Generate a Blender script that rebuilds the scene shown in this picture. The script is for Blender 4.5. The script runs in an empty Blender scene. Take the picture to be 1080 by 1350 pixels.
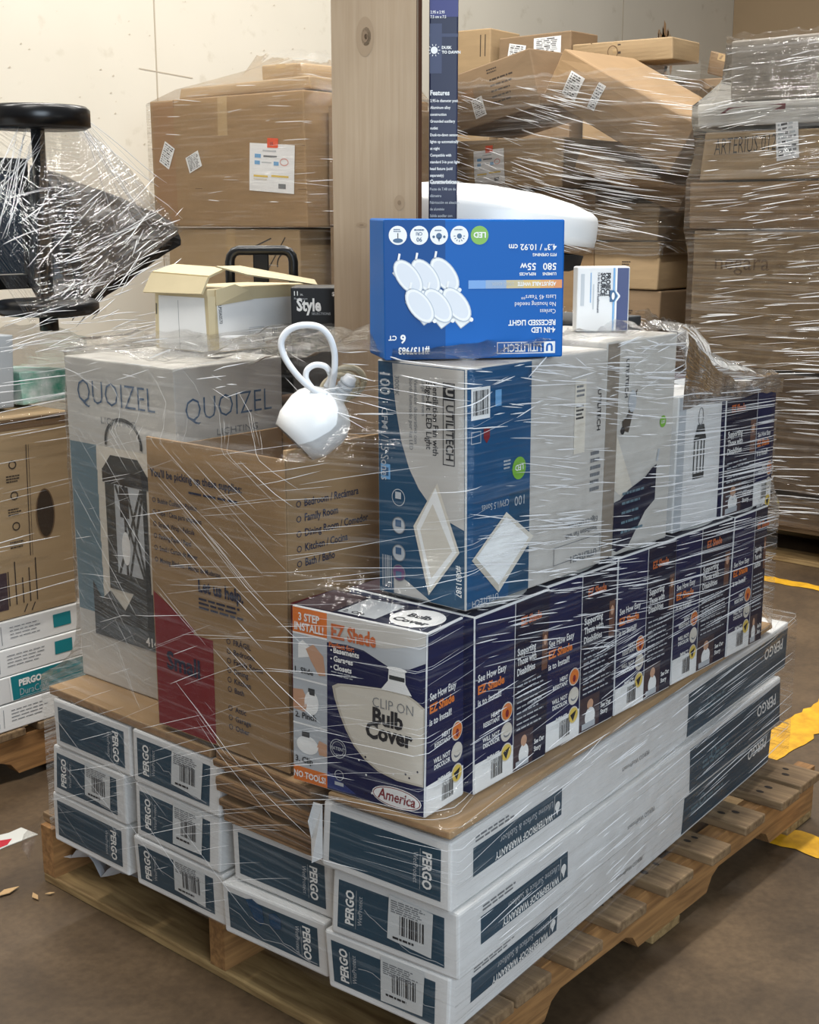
import bpy, bmesh, math, random
from mathutils import Vector, Matrix, Euler, noise as mnoise

# ------------------------------------------------------------------ camera, light, exposure
S = bpy.context.scene
COL = S.collection
CAM = Vector((-1.31749, -1.04895, 1.27674)); YAW = 0.709105; PITCH = 0.222231; FPX = 1723.84
cd = bpy.data.cameras.new('camera'); cam = bpy.data.objects.new('camera', cd); COL.objects.link(cam)
cd.sensor_fit = 'VERTICAL'; cd.sensor_height = 36.0; cd.lens = FPX / 1350 * 36.0
cd.clip_start = 0.02; cd.clip_end = 60
cam.location = CAM
cam.rotation_euler = Euler((math.pi / 2 - PITCH, 0, YAW - math.pi / 2), 'XYZ')
S.camera = cam
S.view_settings.view_transform = 'Standard'
try: S.view_settings.look = 'None'
except Exception: pass
S.view_settings.gamma = 1.0
S.view_settings.use_curve_mapping = False
S.view_settings.exposure = 0.12
S.cycles.transparent_max_bounces = 24
S.cycles.max_bounces = 6

w = bpy.data.worlds.new('world'); S.world = w; w.use_nodes = True
bg = w.node_tree.nodes['Background']; bg.inputs[0].default_value = (0.95, 0.97, 1.0, 1); bg.inputs[1].default_value = 0.18

def area(name, loc, target, sx, sy, power, color):
    l = bpy.data.lights.new(name, 'AREA'); l.shape = 'RECTANGLE'; l.size = sx; l.size_y = sy; l.energy = power; l.color = color
    o = bpy.data.objects.new(name, l); COL.objects.link(o); o.location = loc
    d = Vector(target) - Vector(loc)
    o.rotation_euler = d.to_track_quat('-Z', 'Y').to_euler()
    return o
# cool fill light added behind the camera as assumed daylight, and assumed overhead rows
area('assumed_cool_fill', (-1.6, -3.0, 1.8), (0.1, 0.2, 0.6), 2.2, 2.4, 112, (0.76, 0.88, 1.0))
for i, (x, y) in enumerate([(-1.2, 0.2), (1.4, 0.2), (4.0, 0.0), (-1.2, 2.7), (1.4, 2.7), (4.0, 2.7)]):
    area('assumed_ceiling_fluorescent', (x, y, 4.6), (x, y, 0), 1.9, 0.24, (100, 98, 66, 84, 78, 90)[i], (1.0, 0.965, 0.91))  # strip lights assumed overhead, out of view

# ------------------------------------------------------------------ helpers
RIGHT = Vector((math.sin(YAW), -math.cos(YAW), 0))
VIEW = Vector((math.cos(YAW) * math.cos(PITCH), math.sin(YAW) * math.cos(PITCH), -math.sin(PITCH)))
UP = RIGHT.cross(VIEW)
def ray(px, py): return VIEW + RIGHT * ((px - 540) / FPX) - UP * ((py - 675) / FPX)
def at(px, py, axis, val):
    d = ray(px, py); return CAM + d * ((val - CAM[axis]) / d[axis])
def atd(px, py, dist):
    d = ray(px, py); h = Vector((math.cos(YAW), math.sin(YAW), 0)); return CAM + d * (dist / d.dot(h))

def srgb(h):
    h = h.lstrip('#'); c = [int(h[i:i + 2], 16) / 255 for i in (0, 2, 4)]
    return tuple(x / 12.92 if x <= 0.04045 else ((x + 0.055) / 1.055) ** 2.4 for x in c) + (1,)

MATS = {}
def mat(name, color, rough=0.6, metal=0.0, noise=0.0, scale=8.0, stretch=(1, 1, 1), spec=0.5, bump=0.0, color2=None, coat=0.0):
    if name in MATS: return MATS[name]
    m = bpy.data.materials.new(name); m.use_nodes = True; nt = m.node_tree
    b = nt.nodes['Principled BSDF']
    c = srgb(color) if isinstance(color, str) else color
    b.inputs['Base Color'].default_value = c; b.inputs['Roughness'].default_value = rough
    b.inputs['Metallic'].default_value = metal; b.inputs['Specular IOR Level'].default_value = spec
    if coat: b.inputs['Coat Weight'].default_value = coat; b.inputs['Coat Roughness'].default_value = 0.15
    if noise or bump:
        tc = nt.nodes.new('ShaderNodeTexCoord'); mp = nt.nodes.new('ShaderNodeMapping'); mp.inputs['Scale'].default_value = stretch
        nz = nt.nodes.new('ShaderNodeTexNoise'); nz.inputs['Scale'].default_value = scale; nz.inputs['Detail'].default_value = 5; nz.inputs['Roughness'].default_value = 0.6
        nt.links.new(tc.outputs['Object'], mp.inputs[0]); nt.links.new(mp.outputs[0], nz.inputs[0])
        if noise:
            rp = nt.nodes.new('ShaderNodeValToRGB')
            c2 = srgb(color2) if color2 else tuple(x * (1 - noise) for x in c[:3]) + (1,)
            rp.color_ramp.elements[0].position = 0.33; rp.color_ramp.elements[0].color = c2
            rp.color_ramp.elements[1].position = 0.66; rp.color_ramp.elements[1].color = c
            nt.links.new(nz.outputs['Fac'], rp.inputs[0]); nt.links.new(rp.outputs[0], b.inputs['Base Color'])
        if bump:
            bp = nt.nodes.new('ShaderNodeBump'); bp.inputs['Strength'].default_value = bump; bp.inputs['Distance'].default_value = 0.004
            nt.links.new(nz.outputs['Fac'], bp.inputs['Height']); nt.links.new(bp.outputs[0], b.inputs['Normal'])
    MATS[name] = m; return m

KRAFT = mat('kraft', '#a2845f', 0.75, noise=0.14, scale=5, stretch=(1, 1, 6), bump=0.08)
KRAFT2 = mat('kraft_pale', '#ae9470', 0.75, noise=0.12, scale=4, stretch=(1, 1, 7), bump=0.08)
KRAFT3 = mat('kraft_dull', '#8f775b', 0.75, noise=0.15, scale=5, stretch=(1, 1, 5), bump=0.08)
KRAFTD = mat('kraft_seam', '#6f563c', 0.8)
KTAPE = mat('packing_tape', '#b59a72', 0.25)
CORE = mat('corrugated_edge', '#a27f5b', 0.85, noise=0.3, scale=60, stretch=(1, 1, 1))
WHITE = mat('carton_white', '#e4e4e2', 0.55, noise=0.05, scale=9)
WHITE2 = mat('carton_grey_white', '#c9c6bf', 0.55, noise=0.05, scale=6)
PAPER = mat('label_paper', '#f0f1f2', 0.5)
CREAM = mat('cream_board', '#c6b793', 0.65, noise=0.08, scale=8)
NAVYT = mat('pergo_navy', '#22465a', 0.42, noise=0.08, scale=6)
NAVY = mat('ez_navy', '#181f48', 0.45, spec=0.25)
NAVYK = mat('ez_navy_dark', '#161a33', 0.45, spec=0.25)
UBLUE = mat('fan_teal_blue', '#1e4a68', 0.4)
UBLUE2 = mat('fan_bright_blue', '#18507a', 0.4)
UGREY = mat('fan_light_grey', '#c3bfb8', 0.5)
LEDB = mat('led_blue', (0.0, 0.115, 0.44, 1), 0.45, spec=0.2)
LEDD = mat('led_blue_deep', (0.0, 0.07, 0.27, 1), 0.45, spec=0.2)
ORANGE = mat('print_orange', '#e07a35', 0.45)
ORANGE2 = mat('print_orange_muted', '#c8693a', 0.45)
RED = mat('print_red', '#82222b', 0.5)
PINK = mat('print_pink', '#d79a92', 0.5)
INK = mat('print_black', '#22242a', 0.55)
INKB = mat('print_brown_ink', '#41352c', 0.7)
INKG = mat('print_grey', '#777a7e', 0.6)
INKBL = mat('print_slate_blue', '#3f5f80', 0.5)
INKN = mat('print_navy_ink', '#252c45', 0.6)
PWHITE = mat('print_white', '#f1f1ee', 0.45)
PGREY = mat('print_pale_grey', '#b9bec2', 0.5)
BEIGE = mat('print_beige', '#d9d2c4', 0.5)
BEIGE2 = mat('print_beige_shade', '#c3bbab', 0.5)
SKIN = mat('print_hand_tone', '#c99d80', 0.5)
GREEN = mat('print_green', '#7cb440', 0.45)
YELLOW = mat('print_yellow', '#e3c45c', 0.5)
PURPLE = mat('print_purple', '#6f4a72', 0.5)
LBLUE = mat('print_light_blue', '#6fa7d6', 0.5)
TEAL = mat('print_teal', '#10808a', 0.45)
SLATE = mat('print_slate', '#64808d', 0.5)
CHAR = mat('print_charcoal', '#34383b', 0.5)
MAROON = mat('print_maroon', '#6b2b33', 0.5)
SAFETY = mat('sticker_orange', '#e8552d', 0.5)
BLACK = mat('black_enamel', '#0c0c0e', 0.28)
BLACKP = mat('black_plastic', '#111214', 0.3, bump=0.5, scale=18)
BLACKM = mat('black_matte', '#161618', 0.6)
OPAL = mat('white_opal_shade', '#eeefee', 0.3)
CORD = mat('white_cord', '#e4e6e8', 0.4)
CORD2 = mat('beige_cord', '#b3a88e', 0.5)
GLASSD = mat('dark_glass', '#1c2733', 0.12)
STEEL = mat('steel', '#b9bbbd', 0.3, metal=0.9)
DARKK = mat('kraft_dark', '#523b27', 0.8, noise=0.15, scale=5)  # paints shade into the gap boxes; also colours one dark carton

def wood(name, c1, c2, grain=(1, 14, 14), scale=6, rough=0.75):
    m = bpy.data.materials.new(name); m.use_nodes = True; nt = m.node_tree; b = nt.nodes['Principled BSDF']
    tc = nt.nodes.new('ShaderNodeTexCoord'); mp = nt.nodes.new('ShaderNodeMapping'); mp.inputs['Scale'].default_value = grain
    nz = nt.nodes.new('ShaderNodeTexNoise'); nz.inputs['Scale'].default_value = scale; nz.inputs['Detail'].default_value = 8; nz.inputs['Distortion'].default_value = 0.6
    n2 = nt.nodes.new('ShaderNodeTexNoise'); n2.inputs['Scale'].default_value = 3.5; n2.inputs['Detail'].default_value = 3
    rp = nt.nodes.new('ShaderNodeValToRGB'); rp.color_ramp.elements[0].position = 0.3; rp.color_ramp.elements[1].position = 0.7
    rp.color_ramp.elements[0].color = srgb(c2); rp.color_ramp.elements[1].color = srgb(c1)
    mx = nt.nodes.new('ShaderNodeMix'); mx.data_type = 'RGBA'; mx.blend_type = 'MULTIPLY'; mx.inputs[0].default_value = 0.5
    rp2 = nt.nodes.new('ShaderNodeValToRGB'); rp2.color_ramp.elements[0].position = 0.3; rp2.color_ramp.elements[0].color = (0.55, 0.5, 0.45, 1); rp2.color_ramp.elements[1].position = 0.6
    nt.links.new(tc.outputs['Object'], mp.inputs[0]); nt.links.new(mp.outputs[0], nz.inputs[0]); nt.links.new(tc.outputs['Object'], n2.inputs[0])
    nt.links.new(nz.outputs['Fac'], rp.inputs[0]); nt.links.new(n2.outputs['Fac'], rp2.inputs[0])
    nt.links.new(rp.outputs[0], mx.inputs[6]); nt.links.new(rp2.outputs[0], mx.inputs[7]); nt.links.new(mx.outputs[2], b.inputs['Base Color'])
    bp = nt.nodes.new('ShaderNodeBump'); bp.inputs['Strength'].default_value = 0.25; bp.inputs['Distance'].default_value = 0.002
    nt.links.new(nz.outputs['Fac'], bp.inputs['Height']); nt.links.new(bp.outputs[0], b.inputs['Normal'])
    b.inputs['Roughness'].default_value = rough; return m
PALY = wood('pallet_board', '#8f7656', '#5f4a33', (14, 1.2, 14))
PALX = wood('pallet_stringer', '#a67b4a', '#76532f', (1.2, 14, 14))
PALL = wood('pallet_lead_board', '#a58a5c', '#6e5430', (10, 1.2, 14))
OAK = wood('pale_oak', '#b8a287', '#ae977b', (30, 30, 1.0), 5, 0.55)
NAILM = mat('nail_hole', '#2a2018', 0.9)

def tag(o, label=None, cat=None, group=None, kind=None):
    if label: o['label'] = label
    if cat: o['category'] = cat
    if group: o['group'] = group
    if kind: o['kind'] = kind
    return o

class MB:
    """collects geometry, builds ONE mesh object"""
    def __init__(s): s.v = []; s.f = []; s.m = []; s.mats = []; s.smooth = []
    def mi(s, m):
        if m not in s.mats: s.mats.append(m)
        return s.mats.index(m)
    def add(s, vs, fs, m, smooth=False):
        o = len(s.v); s.v.extend([tuple(x) for x in vs]); k = s.mi(m)
        for f in fs: s.f.append(tuple(i + o for i in f)); s.m.append(k); s.smooth.append(smooth)
    def box(s, x0, y0, z0, x1, y1, z1, m, r=0.0015, n=1, M=None):
        vs, fs = grid_box(x1 - x0, y1 - y0, z1 - z0, r, n)
        vs = [Vector((a + x0, b + y0, c + z0)) for a, b, c in vs]
        if M: vs = [M @ q for q in vs]
        s.add(vs, fs, m)
    def lathe(s, prof, m, n=40, M=None, cap=True):
        vs = []; fs = []
        for r, z in prof:
            for i in range(n):
                a = 2 * math.pi * i / n; vs.append(Vector((r * math.cos(a), r * math.sin(a), z)))
        for k in range(len(prof) - 1):
            for i in range(n):
                j = (i + 1) % n; fs.append((k * n + i, k * n + j, (k + 1) * n + j, (k + 1) * n + i))
        if cap:
            if prof[0][0] > 1e-4: fs.append(tuple(reversed(range(n))))
            if prof[-1][0] > 1e-4: fs.append(tuple((len(prof) - 1) * n + i for i in range(n)))
        if M: vs = [M @ q for q in vs]
        s.add(vs, fs, m, True)
    def tube(s, pts, r, m, n=10):
        pts = [Vector(p) for p in pts]; vs = []; fs = []
        prev = None
        for i, p in enumerate(pts):
            t = (pts[min(i + 1, len(pts) - 1)] - pts[max(i - 1, 0)]).normalized()
            if prev is None:
                a = t.orthogonal().normalized()
            else:
                a = (prev - t * prev.dot(t)).normalized()
            prev = a; b = t.cross(a)
            rr = r[i] if isinstance(r, (list, tuple)) else r
            for k in range(n):
                q = 2 * math.pi * k / n; vs.append(p + (a * math.cos(q) + b * math.sin(q)) * rr)
        for i in range(len(pts) - 1):
            for k in range(n):
                j = (k + 1) % n; fs.append((i * n + k, i * n + j, (i + 1) * n + j, (i + 1) * n + k))
        fs.append(tuple(reversed(range(n)))); fs.append(tuple((len(pts) - 1) * n + k for k in range(n)))
        s.add(vs, fs, m, True)
    def build(s, name, parent=None):
        me = bpy.data.meshes.new(name); me.from_pydata(s.v, [], s.f); me.update()
        for m in s.mats: me.materials.append(m)
        for p, k, sm in zip(me.polygons, s.m, s.smooth): p.material_index = k; p.use_smooth = sm
        o = bpy.data.objects.new(name, me); COL.objects.link(o)
        if parent: o.parent = parent
        return o

def empty(name, loc, yaw=0.0):
    o = bpy.data.objects.new(name, None); COL.objects.link(o); o.location = loc; o.rotation_euler = (0, 0, yaw); o.empty_display_size = 0.05
    return o

_gb = {}
def grid_box(L, W, H, r=0.002, n=4):
    r = min(r, L * 0.3, W * 0.3, H * 0.3)
    def axis(T): return [0.0, r] + [r + (T - 2 * r) * k / n for k in range(1, n)] + [T - r, T]
    ax = [axis(L), axis(W), axis(H)]; D = (L, W, H)
    vid = {}; vs = []; fs = []
    def vert(i, j, k):
        key = (i, j, k)
        if key not in vid:
            p = Vector((ax[0][i], ax[1][j], ax[2][k]))
            q = Vector([min(max(p[a], r), D[a] - r) for a in range(3)])
            d = p - q
            if d.length > 1e-9: p = q + d.normalized() * r
            vid[key] = len(vs); vs.append(p)
        return vid[key]
    N = n + 2
    for a in range(N):
        for b in range(N):
            for s, c in ((0, 0), (1, N)):
                f = [vert(c, a, b), vert(c, a + 1, b), vert(c, a + 1, b + 1), vert(c, a, b + 1)]; fs.append(f if s else f[::-1])
                f = [vert(a, c, b), vert(a, c, b + 1), vert(a + 1, c, b + 1), vert(a + 1, c, b)]; fs.append(f if s else f[::-1])
                f = [vert(a, b, c), vert(a + 1, b, c), vert(a + 1, b + 1, c), vert(a, b + 1, c)]; fs.append(f if s else f[::-1])
    return vs, fs

_txt = {}
def text_mesh(s, bold):
    key = (s, bold)
    if key in _txt: return _txt[key]
    c = bpy.data.curves.new('t', 'FONT'); c.body = s; c.size = 1.0; c.resolution_u = 2; c.offset = bold; c.fill_mode = 'FRONT'
    o = bpy.data.objects.new('t', c); COL.objects.link(o)
    dg = bpy.context.evaluated_depsgraph_get(); me = bpy.data.meshes.new_from_object(o.evaluated_get(dg))
    vs = [(v.co.x, v.co.y) for v in me.vertices]; fs = [tuple(p.vertices) for p in me.polygons]
    x0 = min([v[0] for v in vs] or [0]); x1 = max([v[0] for v in vs] or [1])
    vs = [(x - x0, y) for x, y in vs]
    bpy.data.objects.remove(o); bpy.data.curves.remove(c); bpy.data.meshes.remove(me)
    _txt[key] = (vs, fs, x1 - x0); return _txt[key]

class Sub:
    def __init__(s, box): s.b = box; s.mb = MB()
    def put(s, fc, pts, faces, m, h):
        vs = [s.b.P(fc, u, v, h) for u, v in pts]
        s.mb.add(vs, faces, m)
    def rect(s, fc, u0, v0, u1, v1, m, h=1, cell=0.05):
        nu = max(1, int(abs(u1 - u0) / cell + 0.99)); nv = max(1, int(abs(v1 - v0) / cell + 0.99))
        pts = [(u0 + (u1 - u0) * i / nu, v0 + (v1 - v0) * j / nv) for j in range(nv + 1) for i in range(nu + 1)]
        fs = [(j * (nu + 1) + i, j * (nu + 1) + i + 1, (j + 1) * (nu + 1) + i + 1, (j + 1) * (nu + 1) + i) for j in range(nv) for i in range(nu)]
        s.put(fc, pts, fs, m, h)
    def poly(s, fc, pts, m, h=1):
        s.put(fc, pts, [tuple(range(len(pts)))], m, h)
    def quad(s, fc, p, m, h=1, n=5):
        pts = []
        for j in range(n + 1):
            for i in range(n + 1):
                a, b = i / n, j / n
                pts.append(tuple((p[0][k] * (1 - a) + p[1][k] * a) * (1 - b) + (p[3][k] * (1 - a) + p[2][k] * a) * b for k in (0, 1)))
        s.put(fc, pts, [(j * (n + 1) + i, j * (n + 1) + i + 1, (j + 1) * (n + 1) + i + 1, (j + 1) * (n + 1) + i) for j in range(n) for i in range(n)], m, h)
    def disc(s, fc, u, v, r, m, h=1, ry=None, n=24, a0=0, a1=2 * math.pi):
        ry = ry or r
        s.poly(fc, [(u + r * math.cos(a0 + (a1 - a0) * i / n), v + ry * math.sin(a0 + (a1 - a0) * i / n)) for i in range(n)], m, h)
    def ring(s, fc, u, v, r, t, m, h=1, ry=None, n=28, a0=0.0, a1=2 * math.pi):
        ry = ry or r; pts = []
        for i in range(n + 1):
            a = a0 + (a1 - a0) * i / n; pts += [(u + r * math.cos(a), v + ry * math.sin(a)), (u + (r - t) * math.cos(a), v + (ry - t) * math.sin(a))]
        s.put(fc, pts, [(2 * i, 2 * i + 2, 2 * i + 3, 2 * i + 1) for i in range(n)], m, h)
    def line(s, fc, u0, v0, u1, v1, w, m, h=2):
        d = math.hypot(u1 - u0, v1 - v0) or 1; nx, ny = -(v1 - v0) / d * w / 2, (u1 - u0) / d * w / 2
        s.poly(fc, [(u0 - nx, v0 - ny), (u1 - nx, v1 - ny), (u1 + nx, v1 + ny), (u0 + nx, v0 + ny)], m, h)
    def pline(s, fc, pts, w, m, h=2):
        for a, b in zip(pts, pts[1:]): s.line(fc, a[0], a[1], b[0], b[1], w, m, h)
    def frame(s, fc, u0, v0, u1, v1, t, m, h=2):
        s.rect(fc, u0, v0, u1, v0 + t, m, h); s.rect(fc, u0, v1 - t, u1, v1, m, h)
        s.rect(fc, u0, v0 + t, u0 + t, v1 - t, m, h); s.rect(fc, u1 - t, v0 + t, u1, v1 - t, m, h)
    def text(s, fc, t, u, v, size, m, h=3, rot=0, align='l', bold=0.0, width=None, shear=0.0):
        vs, fs, wd = text_mesh(t, bold)
        if not vs: return
        sx = width or size
        off = {'l': 0, 'c': -wd / 2, 'r': -wd}[align]
        c, q = math.cos(math.radians(rot)), math.sin(math.radians(rot))
        out = []
        for x, y in vs:
            X = (x + off + y * shear) * sx; Y = y * size; out.append((u + X * c - Y * q, v + X * q + Y * c))
        s.put(fc, out, fs, m, h)
    def bars(s, fc, u0, v0, u1, v1, n, m, h=3, seed=0, vert=False, fill=0.5):
        """blocks of small print: rows of short dashes (vert=False) or a barcode (vert=True)"""
        rnd = random.Random(seed)
        if vert:
            x = u0; st = (u1 - u0) / n
            while x < u1 - st * 0.3:
                w_ = st * rnd.choice((0.3, 0.5, 0.9)); s.rect(fc, x, v0, min(x + w_, u1), v1, m, h, 1); x += w_ + st * rnd.choice((0.3, 0.5, 0.8))
        else:
            dv = (v1 - v0) / n
            for k in range(n):
                y = v1 - (k + 0.7) * dv; x = u0; end = u0 + (u1 - u0) * rnd.uniform(0.72, 1.0)
                while x < end:
                    w_ = min(rnd.uniform(0.08, 0.22) * (u1 - u0), end - x)
                    s.rect(fc, x, y, x + w_, y + dv * fill, m, h, 1); x += w_ + 0.03 * (u1 - u0)

class Carton(Sub):
    """a closed carton; local frame: centre of its base. faces F (-x), R (-y), T (top), B (+x), L (+y)"""
    def __init__(s, name, label, cat, dims, loc, yaw=0.0, m=None, jit=0.004, seed=0, group=None, rx=0.0, ry=0.0, r=0.0025, n=5, body=True, bulge=0.0):
        s.d = dims; s.name = name; s.label = label; s.cat = cat; s.group = group
        s.loc = loc; s.rot = Euler((math.radians(rx), math.radians(ry), math.radians(yaw)), 'XYZ')
        rnd = random.Random(seed * 7 + 3)
        s.j = [Vector((rnd.uniform(-1, 1), rnd.uniform(-1, 1), rnd.uniform(-1, 1) * (0.6 if k >= 4 else 0.0))) * jit for k in range(8)]
        s.bulge = bulge; s.subs = []
        Sub.__init__(s, s)
        if body:
            vs, fs = grid_box(dims[0], dims[1], dims[2], r, n)
            s.mb.add([s.warp(Vector((a - dims[0] / 2, b - dims[1] / 2, c))) for a, b, c in vs], fs, m)
    def warp(s, p):
        L, W, H = s.d; a, b, c = p.x / L + 0.5, p.y / W + 0.5, p.z / H
        a1, b1, c1 = min(max(a, 0), 1), min(max(b, 0), 1), min(max(c, 0), 1)
        o = Vector()
        for k in range(8):
            o += s.j[k] * ((a1 if k & 1 else 1 - a1) * (b1 if k & 2 else 1 - b1) * (c1 if k & 4 else 1 - c1))
        if s.bulge:
            e = s.bulge * 16
            o.x += (1 if a > .5 else -1) * e * b1 * (1 - b1) * c1 * (1 - c1) * (abs(a - .5) * 2) ** 2
            o.y += (1 if b > .5 else -1) * e * a1 * (1 - a1) * c1 * (1 - c1) * (abs(b - .5) * 2) ** 2
        return p + o
    def P(s, fc, u, v, h=0):
        L, W, H = s.d; e = h * 0.00035
        if fc == 'F': p = Vector((-L / 2 - e, W / 2 - u, v))
        elif fc == 'R': p = Vector((u - L / 2, -W / 2 - e, v))
        elif fc == 'T': p = Vector((v - L / 2, W / 2 - u, H + e))
        elif fc == 'B': p = Vector((L / 2 + e, u - W / 2, v))
        elif fc == 'L': p = Vector((L / 2 - u, W / 2 + e, v))
        return s.warp(p)
    def sub(s, name, label=None):
        q = Sub(s); s.subs.append((name, label, q)); return q
    def build(s):
        o = s.mb.build(s.name); o.location = s.loc; o.rotation_euler = s.rot
        tag(o, s.label, s.cat, s.group)
        for n_, l_, q in s.subs:
            c = q.mb.build(n_, o)
            if l_: c['label'] = l_
        s.o = o; return o

# ------------------------------------------------------------------ film
def hull2(pts):
    pts = sorted(set((round(x, 5), round(y, 5)) for x, y in pts))
    def half(ps):
        h = []
        for p in ps:
            while len(h) > 1 and (h[-1][0] - h[-2][0]) * (p[1] - h[-2][1]) - (h[-1][1] - h[-2][1]) * (p[0] - h[-2][0]) <= 0: h.pop()
            h.append(p)
        return h
    a = half(pts); b = half(pts[::-1]); return a[:-1] + b[:-1]

def film_material(name, haze=0.10, streak=0.5, angle=0.0, sc=1.0, gloss=1.0, rough=0.13):
    m = bpy.data.materials.new(name); m.use_nodes = True; nt = m.node_tree; nt.nodes.clear(); N = nt.nodes.new; K = nt.links.new
    out = N('ShaderNodeOutputMaterial'); uv = N('ShaderNodeUVMap'); uv.uv_map = 'UVMap'
    mp = N('ShaderNodeMapping'); mp.inputs['Rotation'].default_value = (0, 0, angle); mp.inputs['Scale'].default_value = (2.2 * sc, 75 * sc, 1)
    K(uv.outputs[0], mp.inputs[0])
    nz = N('ShaderNodeTexNoise'); nz.inputs['Scale'].default_value = 1.6; nz.inputs['Detail'].default_value = 4; nz.inputs['Distortion'].default_value = 0.4; K(mp.outputs[0], nz.inputs[0])
    mp2 = N('ShaderNodeMapping'); mp2.inputs['Scale'].default_value = (14, 14, 1); K(uv.outputs[0], mp2.inputs[0])
    n2 = N('ShaderNodeTexNoise'); n2.inputs['Scale'].default_value = 1.0; n2.inputs['Detail'].default_value = 3; K(mp2.outputs[0], n2.inputs[0])
    ad = N('ShaderNodeMath'); ad.operation = 'MULTIPLY_ADD'; ad.inputs[1].default_value = 0.6; K(n2.outputs['Fac'], ad.inputs[0]); K(nz.outputs['Fac'], ad.inputs[2])
    bp = N('ShaderNodeBump'); bp.inputs['Strength'].default_value = 0.9; bp.inputs['Distance'].default_value = 0.006; K(ad.outputs[0], bp.inputs['Height'])
    rp = N('ShaderNodeValToRGB'); rp.color_ramp.elements[0].position = 0.52; rp.color_ramp.elements[0].color = (0, 0, 0, 1); rp.color_ramp.elements[1].position = 0.75; K(nz.outputs['Fac'], rp.inputs[0])
    tr = N('ShaderNodeBsdfTransparent'); gl = N('ShaderNodeBsdfGlossy'); gl.inputs['Roughness'].default_value = rough; K(bp.outputs[0], gl.inputs['Normal'])
    df = N('ShaderNodeBsdfDiffuse'); df.inputs['Color'].default_value = (0.85, 0.86, 0.87, 1); K(bp.outputs[0], df.inputs['Normal'])
    hz = N('ShaderNodeMath'); hz.operation = 'MULTIPLY_ADD'; hz.inputs[1].default_value = streak; hz.inputs[2].default_value = haze; K(rp.outputs[0], hz.inputs[0])
    m1 = N('ShaderNodeMixShader'); K(hz.outputs[0], m1.inputs[0]); K(tr.outputs[0], m1.inputs[1]); K(df.outputs[0], m1.inputs[2])
    fr = N('ShaderNodeFresnel'); fr.inputs['IOR'].default_value = 1.45; K(bp.outputs[0], fr.inputs['Normal'])
    fm = N('ShaderNodeMath'); fm.operation = 'MULTIPLY'; fm.inputs[1].default_value = gloss; fm.use_clamp = True; K(fr.outputs[0], fm.inputs[0])
    m2 = N('ShaderNodeMixShader'); K(fm.outputs[0], m2.inputs[0]); K(m1.outputs[0], m2.inputs[1]); K(gl.outputs[0], m2.inputs[2])
    K(m2.outputs[0], out.inputs[0]); return m

def pleat_material(name, alpha=0.62, rough=0.22):
    m = bpy.data.materials.new(name); m.use_nodes = True; b = m.node_tree.nodes['Principled BSDF']
    b.inputs['Base Color'].default_value = (0.88, 0.89, 0.9, 1); b.inputs['Roughness'].default_value = rough; b.inputs['Alpha'].default_value = alpha  # white base colour paints in the glints that film folds catch
    b.inputs['Specular IOR Level'].default_value = 0.9
    return m
PLEAT = pleat_material('film_pleat_glint', 0.5)
PLEATB = pleat_material('film_pleat_glint_bright', 0.85, 0.2)

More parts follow.
